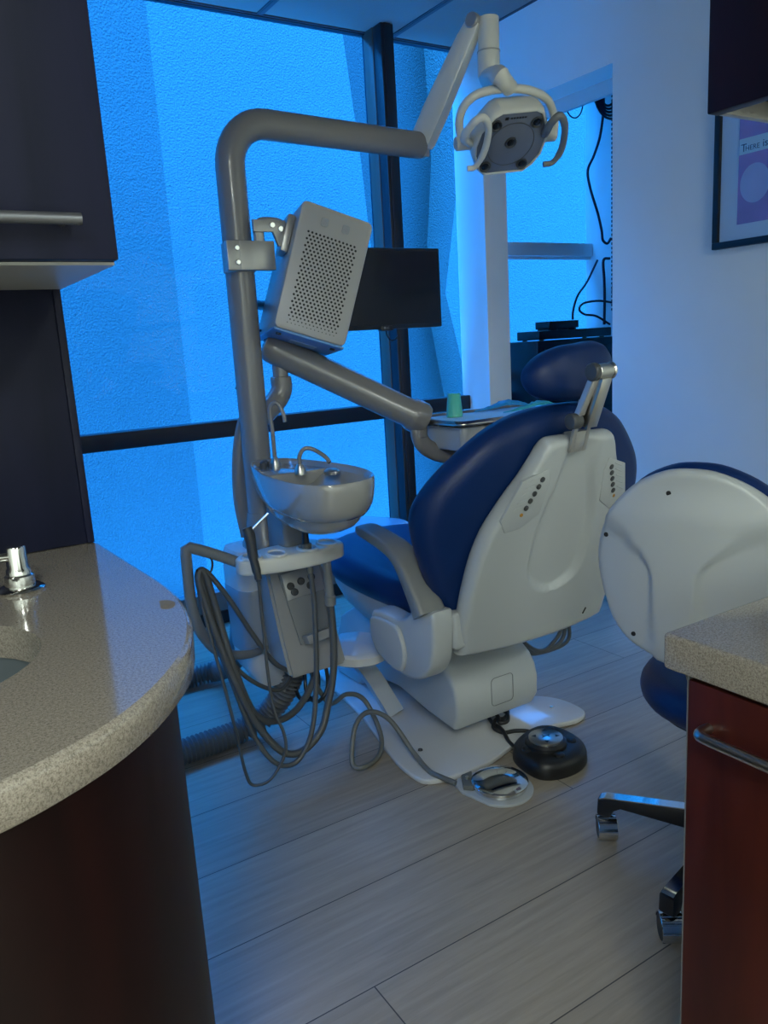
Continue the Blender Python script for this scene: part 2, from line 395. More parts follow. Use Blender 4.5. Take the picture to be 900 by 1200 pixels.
bm = B(); lathe(bm, [(0,.005),(.018,.005),(.0185,.008),(.0175,.020),(.015,.022),(.0145,.028),(.0125,.031),(.0125,.056),(.0115,.058),(0,.058)], (.118,1.078,.86)); obj('stem', bm, 'chrome', t)
bm = B(); tube(bm, smooth([(.118,1.078,.905),(.085,1.070,.908),(.03,1.055,.902),(-.04,1.035,.885)],4), [.006]*4+[.0055]*4+[.005]*5, 12); obj('lever', bm, 'chrome', t)

t = thing('sink_cabinet', 'dark mahogany curved base cabinet under the left quartz counter', 'cabinet', (0,1.0,0))
bm = B(); oo = inset(ctop, .026); ii = inset(ctop, .046)
loft(bm, [[Vector((x,y,.8205)) for x,y in ii],[Vector((x,y,.8205)) for x,y in oo],[Vector((x,y,0)) for x,y in oo],[Vector((x,y,0)) for x,y in ii],[Vector((x,y,.8205)) for x,y in ii]], False, False); obj('curved_front', bm, 'mahog_dark', t)

t = thing('splash_panel', 'dark veneer panel standing behind the sink counter below the wall cabinet', 'panel', (-.7,1.3,.861))
bm = B(); box(bm, (-1.69,1.285,.861), (.245,1.305,1.248), .002); obj('veneer_face', bm, 'haze_veneer', t)
bm = B(); box(bm, (.245,1.284,.861), (.256,1.36,1.248), .001); obj('edge_strip', bm, 'haze_veneer', t)

t = thing('wall_cabinet', 'dark wall cabinet with bar handle above the sink counter', 'cabinet', (-.7,1.13,1.25))
bm = B()
box(bm, (-1.69,.972,1.262), (.2,1.304,H-.01)); box(bm, (.2,.972,1.25), (.257,1.304,H-.01)); obj('body', bm, 'haze_veneer', t)
bm = B(); box(bm, (-1.69,.972,1.2465), (.257,1.304,1.2498)); obj('underside', bm, 'melamine', t, label='pale melamine underside')
bm = B(); box(bm, (-.345,.951,1.25), (.257,.970,H-.012), .0015); d = obj('door', bm, 'haze_veneer', t)
bm = B(); tube(bm, [(-.2,.927,1.289),(.216,.927,1.289)], .0065, 16)
tube(bm, [(.20,.927,1.289),(.20,.951,1.289)], .005, 10); tube(bm, [(-.18,.927,1.289),(-.18,.951,1.289)], .005, 10); obj('handle', bm, mat('dull_dark_steel', (.16,.17,.19), .35, metal=.7), d, label='dull steel bar handle')
bm = B(); box(bm, (-.95,.951,1.25), (-.349,.970,H-.012), .0015); obj('door', bm, 'haze_veneer', t)
bm = B(); box(bm, (-1.2,1.22,1.232), (.13,1.28,1.246), .003); f = obj('task_light', bm, 'offwhite', t, label='slim white task light, switched off')

# ------------------------------------------------------------------ right: desk unit and its hanging cabinet
t = thing('desk_cabinet', 'mahogany base cabinet under the quartz worktop at the right edge', 'cabinet', (.9,.2,0))
bm = B(); box(bm, (.823,-.9,0), (1.46,.602,.711)); obj('body', bm, 'melamine', t)
bm = B(); box(bm, (.8035,-.02,.004), (.822,.5975,.706), .002); d = obj('door', bm, 'mahog', t)
bm = B(); tube(bm, smooth([(.806,.566,.652),(.788,.566,.652),(.778,.560,.652),(.776,.545,.652)],4)+[Vector((.776,.10,.652))], .0068, 16)
tube(bm, [(.776,.12,.652),(.806,.12,.652)], .006, 12); obj('handle', bm, 'steel', d, label='brushed steel bar handle')
bm = B(); box(bm, (.8035,-.64,.004), (.822,-.026,.706), .002); obj('door', bm, 'mahog', t)
bm = B(); box(bm, (.808,.5985,0), (.823,.602,.711)); obj('edge_strip', bm, 'grey', t, label='pale edge strip')
bm = B(); prism(bm, rrect(.797,-.92,1.49,.632,.006,3), fxy(), .712, .76, .005, 3)
tag(obj('desk_worktop', bm, 'quartz'), 'square-cornered speckled quartz worktop on the mahogany cabinet at the right', 'worktop')

t = thing('hanging_cabinet', 'dark mahogany cabinet hanging above the desk worktop, top right corner', 'cabinet', (1.0,.3,1.37))
bm = B(); box(bm, (.858,-.60,1.39), (1.2,.612,H-.01)); obj('body', bm, 'mahog_dark', t)
bm = B(); box(bm, (.838,-.25,1.37), (.857,.615,H-.012), .002); obj('door', bm, 'mahog_dark', t)
bm = B(); box(bm, (.857,.603,1.37), (1.2,.613,1.39), .001); obj('light_rail', bm, 'alu', t, label='pale lower rail')
bm = B(); box(bm, (.838,-.60,1.37), (.857,-.253,H-.012), .002); obj('door', bm, 'mahog_dark', t)
bm = B(); box(bm, (1.2,-.9,.761), (1.26,.612,H)); struct('wall_screen', bm, 'wall')

# poster on the right wall
t = thing('framed_poster', 'black framed purple poster reading "There is" on the right wall', 'picture', (W,1.5,1.6))
bm = B()
y0, y1, z0, z1 = 1.20, 1.786, 1.385, 2.00; fw = .022
for a, b in (((W-.022,y0,z0),(W-.001,y1,z0+fw)),((W-.022,y0,z1-fw),(W-.001,y1,z1)),((W-.022,y0,z0+fw),(W-.001,y0+fw,z1-fw)),((W-.022,y1-fw,z0+fw),(W-.001,y1,z1-fw))): box(bm, a, b, .002)
obj('frame', bm, 'black', t)
bm = B(); box(bm, (W-.010,y0+.02,z0+.02), (W-.004,y1-.02,z1-.02)); obj('mat_board', bm, mat('pale_mat_board', (.62,.66,.66), .7), t)
pm = mat('purple_print', (.34,.11,.30), .6, var=.5, vscale=9)
bm = B(); box(bm, (W-.0115,1.29,1.455), (W-.0095,1.700,1.95)); pr = obj('print', bm, pm, t)
def fpo(u, v, n): return Vector((W-.0118-n, u, v))
bm = B()
for cy_, cz_, ry, rz in ((1.640,1.575,.052,.060),(1.545,1.60,.050,.062),(1.46,1.57,.05,.06)):
    prism(bm, [(cy_+ry*math.cos(a), cz_+rz*math.sin(a)) for a in [2*PI*k/28 for k in range(28)]], fpo, 0, .0008)
obj('pale_bulb_shapes', bm, mat('pale_lilac_print', (.45,.38,.55), .5, var=.25, vscale=12), pr)
bm = B(); prism(bm, [(1.698,1.668),(1.30,1.668),(1.30,1.716),(1.698,1.716)], fpo, .001, .0014); obj('caption_band', bm, mat('caption_paper', (.55,.64,.62), .7), pr)
def text(body, size, loc, rot, m, parent, name='lettering', ext=.0003, align='LEFT'):
    cu = bpy.data.curves.new(name, 'FONT'); cu.body = body; cu.size = size; cu.extrude = ext; cu.align_x = align
    cu.materials.append(M[m]); o = bpy.data.objects.new(name+'_tmp', cu); C.objects.link(o)
    bpy.context.view_layer.update(); me = bpy.data.meshes.new_from_object(o); bpy.data.objects.remove(o)
    b2 = bmesh.new(); b2.from_mesh(me); mt = Matrix.Translation(loc) @ Euler(rot).to_matrix().to_4x4()
    bmesh.ops.transform(b2, matrix=mt, verts=b2.verts)
    return obj(name, b2, m, parent)
text('T', .034, (W-.0135,1.692,1.676), (PI/2,0,-PI/2), 'blackm', pr)
text('HERE', .022, (W-.0135,1.677,1.677), (PI/2,0,-PI/2), 'blackm', pr)
text('is', .032, (W-.0135,1.617,1.678), (PI/2,0,-PI/2), 'blackm', pr)
bm = B(); box(bm, (W-.016,y0+.02,z0+.02), (W-.0145,y1-.02,z1-.02)); obj('glazing', bm, 'pane', t)

# ------------------------------------------------------------------ dental chair
CX = 1.365
t = thing('dental_chair', 'navy and white dental chair facing the window, in the middle of the floor', 'dental chair', (CX,2.0,0))
bm = B()
bp = [(1.047,1.60),(1.062,1.575),(1.095,1.56),(1.16,1.548),(1.26,1.552),(1.40,1.59),(1.50,1.60),(1.60,1.575),(1.655,1.59),(1.672,1.63),(1.668,1.70),(1.64,1.755),(1.60,1.80),(1.575,1.90),(1.56,2.35),(1.52,2.45),(1.2,2.45),(1.16,2.35),(1.125,2.05),(1.085,1.87),(1.055,1.74),(1.045,1.66)]
prism(bm, [(x,y) for x,y in sm2(bp,4)], fxy(), 0, .016, .005, 3)
obj('base_plate', bm, 'plastic_b', t)
# lift arm housing
bm = B()
prof = [(1.675,.062),(1.652,.10),(1.650,.150),(1.660,.19),(1.685,.222),(1.73,.250),(1.80,.29),(1.88,.33),(2.15,.33),(2.30,.24),(2.36,.12),(2.36,.018),(2.20,.018),(2.12,.085),(1.95,.098),(1.80,.072)]
prism(bm, prof, fyz, 1.222, 1.528, .014, 3); ho = obj('lift_housing', bm, 'plastic', t)
bm = B()
tube(bm, [Vector((x,1.6505-.001,z)) for x,z in rrect(1.345,.108,1.425,.192,.012,4)], .0012, 6, closed=True); obj('service_hatch', bm, 'grey', ho)
bm = B(); box(bm, (1.235,1.78,.30), (1.515,2.20,.385), .02, 3); obj('upper_lift_link', bm, 'plastic', t)
# side bracket arch between plate and the unit
bm = B()
arc = smooth([(1.205,1.95,.014),(1.19,1.99,.07),(1.165,2.03,.14),(1.125,2.06,.20),(1.07,2.06,.235)],5)
tube(bm, arc, .034, 4, flat=(1.25,.8)); obj('side_bracket', bm, 'plastic', t, smooth=60)
bm = B(); lathe(bm, [(0,.252),(.080,.252),(.088,.258),(.088,.280),(.080,.288),(0,.288)], (1.07,1.93,0), seg=40, sx=1.1, sy=1.25)
box(bm, (.96,1.88,.255), (1.07,2.05,.285), .006); obj('swivel_plate', bm, 'plastic_b', t)
# seat shell + cushion
SO = [(1.115,1.56),(1.10,1.66),(1.092,1.80),(1.092,1.95),(1.105,2.10),(1.14,2.21),(1.20,2.29),(1.30,2.335),(1.43,2.335),(1.53,2.29),(1.59,2.21),(1.625,2.10),(1.638,1.95),(1.638,1.80),(1.63,1.66),(1.615,1.56)]
so = sm2(SO,4)
bm = B(); pillow(bm, so, fxy(.472), .104, .05, (1.365,1.93), crown=.006); obj('seat', bm, 'navy', t)
bm = B()
def sc_(o, s, dy=0): return [(1.365+(x-1.365)*s, 1.92+(y-1.92)*s+dy) for x,y in o]
loft(bm, [[Vector((x,y,z)) for x,y in sc_(so,s)] for s,z in ((.93,.428),(.93,.405),(.86,.36),(.74,.318),(.5,.30))]); obj('seat_pan', bm, 'plastic', t)
# leg rest with clear cover
LO = [(1.20,2.335),(1.50,2.335),(1.575,2.37),(1.595,2.42),(1.575,2.48),(1.53,2.56),(1.49,2.64),(1.42,2.68),(1.30,2.68),(1.24,2.64),(1.19,2.55),(1.15,2.45),(1.15,2.37)]
bm = B(); pillow(bm, sm2(LO,4), fxy(.462), .07, .03, (1.37,2.48)); lr = obj('leg_rest', bm, 'navy', t)
bm = B(); pillow(bm, sm2([(1.37+(x-1.37)*1.01,2.48+(y-2.48)*1.0) for x,y in LO],4), fxy(.4715), .060, .028, (1.37,2.48)); obj('foot_cover', bm, mat('pale_glossy_vinyl_cover', (.30,.52,.72), .18, coat=.4), lr, label='pale glossy protective cover')
# backrest
P0 = Vector((CX,1.49,.37)); vv = Vector((0,-.295,.955)).normalized(); nn = Vector((0,.955,.295)).normalized()
def fb(u, v, n): return P0+Vector((u,0,0))+vv*v+nn*n
sh = sym([(0,.566),(.06,.566),(.096,.563),(.112,.548),(.128,.515),(.150,.475),(.178,.432),(.205,.385),(.228,.335),(.244,.27),(.252,.19),(.254,.10),(.252,.03),(.247,.004),(.235,-.004),(.12,-.006),(0,-.006)])
shs = sm2(sh,4)
def sstep(a, b, x): x = max(0, min(1, (x-a)/(b-a))); return x*x*(3-2*x)
def recess(u, v, n):
    if n > 0: return 0
    w_ = .042+(.092-.042)*sstep(.56,.30,v)
    if v < .24: w_ = .092*math.sqrt(max(0, 1-((.24-v)/.085)**2)) if v > .155 else 0
    e = w_-abs(u)
    if v <= .155: e = -.02
    return .017*sstep(-.010,.012,e)
bm = B(); pillow(bm, shs, fb, .050, .016, (0,.27), bend=lambda u,v: .35*u*u, dish=recess, rings=8, inner=46); bs = obj('back_shell', bm, 'plastic', t, smooth=60)
# embossed keypad panels with round buttons
for s in (-1, 1):
    bm = B()
    kp = [(-.168,.474),(-.098,.500),(-.088,.470),(-.100,.385),(-.150,.352),(-.190,.345),(-.207,.376)]
    if s > 0: kp = [(-a, b) for a, b in kp][::-1]
    kp = [(a, b) for a, b in kp]
    prism(bm, kp, lambda u,v,n: fb(u,v,n+.35*u*u), -.0275, -.020, .0015); k_ = obj('button_panel', bm, 'plastic', bs)
    for i, (u, v) in enumerate([(-.113,.474),(-.120,.457),(-.128,.440),(-.136,.4225),(-.144,.405)]):
        bm = B(); c = fb(s*-u*-1, v, -.0275+.35*u*u) if False else fb(u if s < 0 else -u, v, -.0270+.35*u*u)
        lathe(bm, [(0,0),(.0068,0),(.0068,.002),(.004,.003),(0,.003)], c, -nn, 14); obj('button', bm, 'dgrey', k_)
        bm = B()
        a = fb((u-.013)*(-s), v+.008, -.0275+.35*(u-.013)**2); b = fb((u-.040)*(-s), v-.003, -.0275+.35*(u-.040)**2)
        if s < 0: a = fb(u-.013, v+.008, -.0277+.35*(u-.013)**2); b = fb(u-.036, v-.002, -.0277+.35*(u-.036)**2)
        tube(bm, [a, b], .0013, 6); obj('rib', bm, 'plastic', k_)
    bm = B(); lathe(bm, [(0,0),(.005,0),(.004,.002),(0,.002)], fb(-.153 if s < 0 else .153, .388, -.0265+.35*.153**2), -nn, 12); obj('button', bm, 'amber', k_, label='small amber button')
bm = B(); tube(bm, [fb(.150,.035,-.0262+.35*.15**2), fb(.158,.052,-.0262+.35*.158**2)], .002, 6); obj('scuff_mark', bm, 'dark', bs)
cu_ = sym([(0,.612),(.08,.607),(.15,.590),(.215,.555),(.275,.502),(.325,.448),(.356,.398),(.368,.352),(.358,.300),(.335,.240),(.308,.175),(.282,.110),(.260,.065),(.225,.030),(.15,.014),(0,.008)])
bm = B(); pillow(bm, sm2(cu_,4), fb, .085, .040, (0,.33), bend=lambda u,v: .072+.30*u*u, crown=.004, inner=10); obj('back_cushion', bm, 'navy', t)
# headrest
bm = B()
sl = [(-.028,.525),(.026,.525),(.030,.62),(.024,.70),(-.022,.70),(-.030,.62)]
for (a,b,c,d_) in ((-.052,.535,-.040,.66),(-.012,.535,.000,.66),(-.040,.535,-.012,.585),(-.040,.622,-.012,.66)):
    prism(bm, [(a,b),(c,b),(c,d_),(a,d_)], fb, -.030, -.022, .001)
hr = obj('headrest_stem', bm, 'alu', t)
hu = Vector((0,-.36,.93)).normalized()
def fh(u, v, n): return fb(-.030,.615,-.03)+Vector((u,0,0))+hu*v+Vector((0,-.93,-.36))*n
bm = B(); prism(bm, [(-.012,-.012),(.022,-.012),(.026,.105),(-.006,.105)], fh, -.006, .026, .005); obj('headrest_arm', bm, 'steel', t)
bm = B(); prism(bm, [(-.034,.015),(-.016,.015),(-.002,.100),(-.020,.100)], fh, -.004, .014, .003); obj('side_lever', bm, 'alu', t)
bm = B(); cyl(bm, fh(-.050,.0,.005), fh(-.020,.0,.005), .018, 24, .003); obj('pivot_knob', bm, 'dgrey', t)
bm = B(); cyl(bm, fh(-.014,.116,.008), fh(.028,.116,.008), .0165, 24, .003); obj('pivot_bar', bm, 'steel', t)
bm = B(); cyl(bm, fh(-.030,.116,.008), fh(-.014,.116,.008), .020, 24, .003); obj('pivot_knob', bm, 'dgrey', t)
bm = B(); cyl(bm, fh(.028,.116,.008), fh(.035,.116,.008), .019, 24, .003); obj('end_cap', bm, 'steel', t)
bm = B()
ph = sym([(0,.062),(.055,.062),(.103,.050),(.136,.024),(.143,-.006),(.124,-.040),(.076,-.062),(0,-.070)])
hc = Vector((CX+.045,1.375,1.053)); hn = Vector((-.08,.93,-.12)).normalized(); hx = Vector((.995,.08,.07)).normalized(); hz = hx.cross(hn).normalized()
pillow(bm, sm2(ph,4), lambda u,v,n: hc+hx*u+hz*v*1.0+hn*n, .085, .042, (0,0), bend=lambda u,v: 1.6*u*u, crown=.006); obj('headrest_pad', bm, 'navy', t)
# armrest
bm = B()
ap = smooth([(1.05,1.800,.660),(1.05,1.72,.648),(1.05,1.645,.632),(1.05,1.60,.607),(1.05,1.565,.565),(1.05,1.535,.525),(1.05,1.515,.492)],5)
rg = []
for i, p in enumerate(ap):
    a = ap[max(0,i-1)]; b = ap[min(len(ap)-1,i+1)]; tt = (b-a).normalized(); up = Vector((1,0,0)).cross(tt).normalized()
    if up.z < 0 and i < 10: up = -up
    s = i/(len(ap)-1); hw = .032+.008*s; hh = .014+.010*s
    if i == 0: hw *= .9; hh *= .8
    rg.append([p+Vector((1,0,0))*x*hw+(-up if up.y > 0 else up)*y*hh for x, y in [(math.copysign(abs(math.cos(q))**.45,math.cos(q)), math.copysign(abs(math.sin(q))**.45,math.sin(q))) for q in [2*PI*k/24 for k in range(24)]]])
loft(bm, rg); obj('armrest', bm, 'grey', t)
bm = B()
hsg = [(1.775,.448),(1.795,.425),(1.795,.37),(1.765,.325),(1.70,.298),(1.62,.290),(1.555,.30),(1.50,.335),(1.47,.39),(1.462,.50),(1.49,.512),(1.56,.50),(1.60,.468),(1.66,.450),(1.72,.452)]
hsg = [(1.62+(a-1.62)*.88, .40+(b-.40)*.93) for a,b in hsg]
prism(bm, sm2(hsg,3), fyz, 1.035, 1.100, .012, 3); hq = obj('armrest_mount', bm, 'plastic', t)
bm = B()
h2 = [(1.765,.432),(1.783,.41),(1.780,.37),(1.75,.332),(1.69,.310),(1.625,.306),(1.60,.36),(1.62,.42),(1.66,.437)]
h2 = [(1.62+(a-1.62)*.88, .40+(b-.40)*.93) for a,b in h2]
prism(bm, sm2(h2,3), fyz, 1.024, 1.04, .006, 3); obj('mount_cover', bm, 'plastic', hq)
bm = B(); box(bm, (1.095,1.475,.395), (1.142,1.60,.490), .010, 3); obj('hinge_block', bm, 'plastic', t)
bm = B()
for k in range(3):
    o_ = .03*k
    tube(bm, smooth([(1.50,1.80,.33-.02*k),(1.545+o_*.3,1.75,.235-.02*k),(1.62,1.75,.175-.004*k),(1.68+o_,1.75,.185-.006*k),(1.725+o_*.4,1.75,.24),(1.72,1.76,.36)],6), .0065, 10)
obj('hanging_hose', bm, 'hose', t)
for p in ((1.135,1.715),(1.605,1.68)):
    bm = B(); lathe(bm, [(0,0),(.007,0),(.006,.004),(0,.005)], (p[0],p[1],.016), seg=12); obj('plate_screw', bm, 'steel' if p[0] > 1.3 else 'dgrey', t)

# ------------------------------------------------------------------ dental unit: column, post, bowl, holder
PX, PY = .866, 2.05
t = thing('dental_unit', 'white dental unit with tall curved post left of the chair', 'dental unit', (PX,PY,0))
def pathbend():
    zt = 1.722; r = .115; pts = [(PX,PY,.60),(PX,PY,1.0),(PX,PY,1.4),(PX,PY,zt-r)]
    dx, dy = .985, .11
    for k in range(1,10):
        a = PI/2*k/10; pts.append((PX+dx*r*(1-math.cos(a)), PY+dy*r*(1-math.cos(a)), zt-r+r*math.sin(a)))
    pts.append((PX+dx*r,PY+dy*r,zt)); pts.append((PX+.655,PY+.075,zt+.002)); return pts
bm = B(); tube(bm, pathbend(), .0385, 28); obj('post', bm, 'pole', t)
bm = B(); lathe(bm, [(0,.595),(.062,.595),(.062,.615),(.050,.64),(.041,.70),(.0,.70)], (PX,PY,0)); obj('post_base', bm, 'pole', t)
bm = B()
co = rrect(PX-.098,PY-.045,PX+.075,PY+.125,.045,6)
ctr = (PX-.011,PY+.04)
def s2(o, s, c, dx=0, dy=0): return [(c[0]+(x-c[0])*s+dx, c[1]+(y-c[1])*s+dy) for x,y in o]
loft(bm, [[Vector((x,y,z)) for x,y in s2(co,s,ctr)] for s,z in ((.45,.175),(.50,.18),(.60,.21),(.88,.25),(.92,.28),(.98,.45),(1.0,.53),(.99,.575),(.90,.598),(.6,.605))]); cb = obj('column', bm, 'plastic_b', t)
bm = B(); loft(bm, [[Vector((x,y,z)) for x,y in s2(co,s,ctr)] for s,z in ((.955,.30),(1.0,.46),(1.004,.485),(.98,.49))]); obj('tinted_band', bm, mat('grey_blue_cover', (.24,.27,.31), .25), cb)
bm = B()
bot = [(.822,1.85),(.995,1.85),(1.01,2.06),(.84,2.06)]; top = [(.815,1.955),(.985,1.955),(.99,2.06),(.82,2.06)]
loft(bm, [[Vector((x,y,.272)) for x,y in bot],[Vector((.5*(a[0]+b[0]),a[1]*.7+b[1]*.3,.36)) for a,b in zip(bot,top)],[Vector((x,y,.60)) for x,y in top]])
bmesh.ops.bevel(bm, geom=list(bm.edges), offset=.008, segments=2, affect='EDGES'); bo = obj('control_body', bm, 'unit', t)
# slanted front inset
fn = Vector((0,-.955,.29)).normalized()
def ffr(u, v, n):   # plane of the slanted front
    y = 1.853+(.105*(v-.272)/.328); return Vector((u, y, v))+fn*n
bm = B(); prism(bm, [(.868,.350),(.980,.356),(.972,.560),(.846,.545)], ffr, .004, .009, .002); ins_ = obj('front_recess', bm, 'grey', bo)
bm = B(); prism(bm, [(.856,.47),(.972,.478),(.969,.548),(.852,.538)], ffr, .010, .014, .001); obj('socket_plate', bm, 'alu', bo)
for u, v in ((.872,.505),(.905,.512),(.938,.517),(.88,.488),(.93,.496)):
    bm = B(); lathe(bm, [(0,0),(.011,0),(.010,.005),(.006,.006),(.006,.002),(0,.002)], ffr(u,v,.014), fn, 16); obj('socket', bm, 'dgrey', bo)
bm = B(); prism(bm, [(.880,.350),(.965,.355),(.955,.378),(.875,.372)], ffr, .006, .040, .003); obj('shelf', bm, 'unit', bo)
bm = B(); tube(bm, smooth([(.905,2.115,1.003),(.868,2.12,.945),(.845,2.125,.85),(.836,2.125,.73),(.846,2.12,.62)],6), .021, 12, flat=(1,.7)); obj('hose_cover', bm, 'pole', t)
# neck + bowl
bm = B(); box(bm, (.850,1.88,.60), (.912,1.99,.75), .012, 3); obj('bowl_neck', bm, 'grey', t)
rim = [(.800,1.945),(.825,1.995),(.870,2.005),(.915,1.985),(.940,1.90),(.958,1.80),(.966,1.70),(.955,1.60),(.922,1.52),(.875,1.482),(.820,1.474),(.772,1.495),(.745,1.56),(.742,1.65),(.752,1.76),(.775,1.86)]
rimc = (.858,1.70); rs = sm2(rim,4)
def rr_(s, z, dy=0, dx=0, tilt=0): return [Vector((x,y,z)) for x,y in s2(rs,s,rimc,dx,dy)]
bm = B()
loft(bm, [rr_(.35,.717,.01),rr_(.56,.720,.01),rr_(.68,.730,.01),rr_(.755,.744,.008),rr_(.785,.757,.006),rr_(.795,.759,.006),rr_(.84,.7605,.004),rr_(.90,.773,.002),rr_(.95,.790),rr_(.98,.810),rr_(.996,.830),rr_(1.0,.846),rr_(.988,.851),rr_(.958,.850),rr_(.935,.842),rr_(.91,.835)], True, False)
# interior: platform near the post, basin near the front
R_in = [rr_(.91,.835),rr_(.80,.822,-.040),rr_(.66,.806,-.060),rr_(.45,.796,-.07),rr_(.2,.793,-.075)]
loft(bm, R_in, False, True)
bw = obj('cuspidor_bowl', bm, 'ceramic', t, smooth=60)
bm = B(); prism(bm, [(x,y) for x,y in s2(rs,.935,rimc) if y > 1.79], fxy(), .800, .838, .004); obj('bowl_deck', bm, 'ceramic', bw)
# cup filler (tall) and rinse spout
def spout(pts, r, name='spout'):
    bm = B(); tube(bm, smooth(pts,6), r, 12); obj(name, bm, 'pole', t)
bm = B(); lathe(bm, [(0,0),(.014,0),(.013,.012),(.008,.022),(.006,.026),(0,.026)], (.868,1.935,.838), seg=16); obj('spout_collar', bm, 'steel', t)
spout([(.868,1.935,.855),(.868,1.935,.93),(.866,1.936,.985),(.872,1.93,1.004),(.884,1.92,1.002),(.892,1.91,.975),(.894,1.908,.955)], .0055, 'cup_filler_spout')
bm = B(); lathe(bm, [(0,0),(.015,0),(.014,.015),(.008,.026),(0,.028)], (.862,1.775,.834), seg=16); obj('spout_collar', bm, 'steel', t)
spout([(.862,1.775,.855),(.863,1.775,.88),(.875,1.770,.897),(.893,1.76,.895),(.912,1.735,.877),(.918,1.722,.862)], .0052, 'rinse_spout')
bm = B(); lathe(bm, [(0,0),(.020,0),(.020,.008),(.014,.013),(0,.014)], (.918,1.715,.834), seg=20); obj('drain_cover', bm, 'steel', t)
bm = B(); lathe(bm, [(0,0),(.010,0),(.010,.012),(.006,.016),(0,.016)], (.838,1.945,.838), seg=12); lathe(bm, [(0,0),(.010,0),(.010,.012),(.006,.016),(0,.016)], (.852,1.965,.838), seg=12); obj('valve_knob', bm, 'dgrey', t)
# instrument holder bar
bm = B()
def hb(y0_, y1_): return None
hol = [(.705,1.86),(.716,1.835),(.78,1.808),(.86,1.796),(.93,1.800),(.985,1.818),(1.0,1.835),(.998,1.865),(.975,1.885),(.93,1.925),(.83,1.93),(.75,1.91),(.712,1.885)]
prism(bm, sm2(hol,3), fxy(), .585, .628, .009, 3); hb_ = obj('instrument_holder', bm, 'lamphead', t)
for x, y in ((.742,1.835),(.805,1.822),(.890,1.815),(.955,1.828)):
    bm = B(); lathe(bm, [(.0265,.0275),(.025,.0325),(.0215,.0335),(.019,.029),(.019,.0275)], (x,y+.014,.60), seg=24, sy=1.45, caps=False); obj('cradle', bm, 'lamphead', hb_)
    bm = B(); lathe(bm, [(0,0),(.0195,0),(.0195,.0012),(0,.0012)], (x,y+.014,.6280), seg=24, sy=1.45); obj('cradle_shade', bm, 'unit', hb_)  # flat disc of darker plastic stands for the shade inside the scoop
bm = B(); box(bm, (.88,1.90,.595), (.95,1.96,.62), .004); obj('holder_neck', bm, 'grey', hb_)
bm = B()
hg = smooth([(.72,1.885,.612),(.66,1.89,.645),(.602,1.90,.672)],4)+smooth([(.590,1.90,.668),(.589,1.90,.60),(.589,1.90,.54),(.600,1.905,.47),(.622,1.915,.420),(.655,1.93,.375),(.70,1.95,.345),(.76,1.98,.322),(.83,2.02,.31)],5)
tube(bm, hg, .0125, 12, flat=(1.15,.8)); hf = obj('hanger_frame', bm, 'grey', t)
bm = B(); tube(bm, smooth([(.628,1.895,.660),(.640,1.89,.652),(.650,1.885,.630),(.642,1.878,.607),(.622,1.872,.598),(.606,1.872,.606),(.604,1.872,.620)],5), .0028, 8); obj('wire_hook', bm, 'black', hf)

# handpieces resting in the holder, each with its tube
def hosething(name, label, cat, loc): return thing(name, label, cat, loc)
t2 = hosething('air_water_syringe', 'grey syringe handpiece with a thin nozzle in the left end of the holder', 'dental handpiece', (.735,1.80,.60))
bm = B(); tube(bm, smooth([(.728,1.83,.712),(.732,1.825,.690),(.734,1.82,.64),(.738,1.812,.592),(.738,1.81,.575)],4), [.013]*3+[.0145]*3+[.013]*3+[.011]*3+[.009]*3+[.006]*2, 14); obj('grip', bm, 'dgrey', t2)
bm = B(); tube(bm, [(.734,1.828,.700),(.784,1.815,.742)], .0032, 8); obj('nozzle', bm, 'steel', t2)
bm = B(); tube(bm, smooth([(.738,1.81,.58),(.739,1.81,.45),(.736,1.80,.33),(.735,1.78,.24),(.748,1.76,.175),(.745,1.76,.12),(.70,1.76,.065),(.655,1.77,.06),(.640,1.775,.10),(.632,1.785,.19),(.622,1.80,.30),(.604,1.86,.53),(.610,1.872,.605)],8), .0042, 10); obj('tube', bm, 'hose', t2)
t2 = hosething('scaler_handpiece', 'black-tipped handpiece in the middle of the holder, thin grey tube below', 'dental handpiece', (.885,1.80,.60))
bm = B(); cyl(bm, (.884,1.822,.640), (.884,1.822,.690), .0095, 16, .002, .0075); obj('tip', bm, 'black', t2, label='black tip')
bm = B(); cyl(bm, (.886,1.815,.565), (.884,1.822,.645), .0085, 16, .002, .0145); obj('collar', bm, 'hose_l', t2)
bm = B(); tube(bm, smooth([(.886,1.815,.58),(.888,1.81,.50),(.880,1.80,.40),(.868,1.79,.30),(.842,1.77,.19),(.812,1.76,.125),(.77,1.76,.085),(.72,1.77,.10),(.68,1.80,.18),(.65,1.83,.32),(.615,1.87,.50),(.614,1.873,.604)],8), .0068, 10); obj('tube', bm, 'hose', t2)
t2 = hosething('suction_handpiece', 'thick grey suction hose hanging from the right end of the holder', 'dental handpiece', (.95,1.80,.56))
bm = B(); cyl(bm, (.942,1.822,.480), (.940,1.825,.60), .0125, 16, .002); cyl(bm, (.942,1.821,.462), (.942,1.822,.49), .0155, 16, .003); obj('valve_body', bm, 'grey', t2)
bm = B(); tube(bm, smooth([(.942,1.822,.47),(.940,1.815,.40),(.925,1.80,.29),(.895,1.79,.20),(.86,1.775,.14),(.80,1.77,.105),(.745,1.775,.12),(.695,1.80,.20),(.655,1.82,.32),(.625,1.85,.46),(.606,1.870,.58),(.612,1.875,.612),(.625,1.872,.60),(.640,1.86,.50),(.66,1.83,.35),(.70,1.83,.22),(.77,1.86,.165),(.85,1.89,.165),(.92,1.92,.22),(.94,1.95,.28)],8), .0098, 12); obj('tube', bm, 'hose', t2)
t2 = hosething('saliva_ejector_hose', 'grey hose hanging from the wire hook across to the unit', 'hose', (.70,1.85,.4))
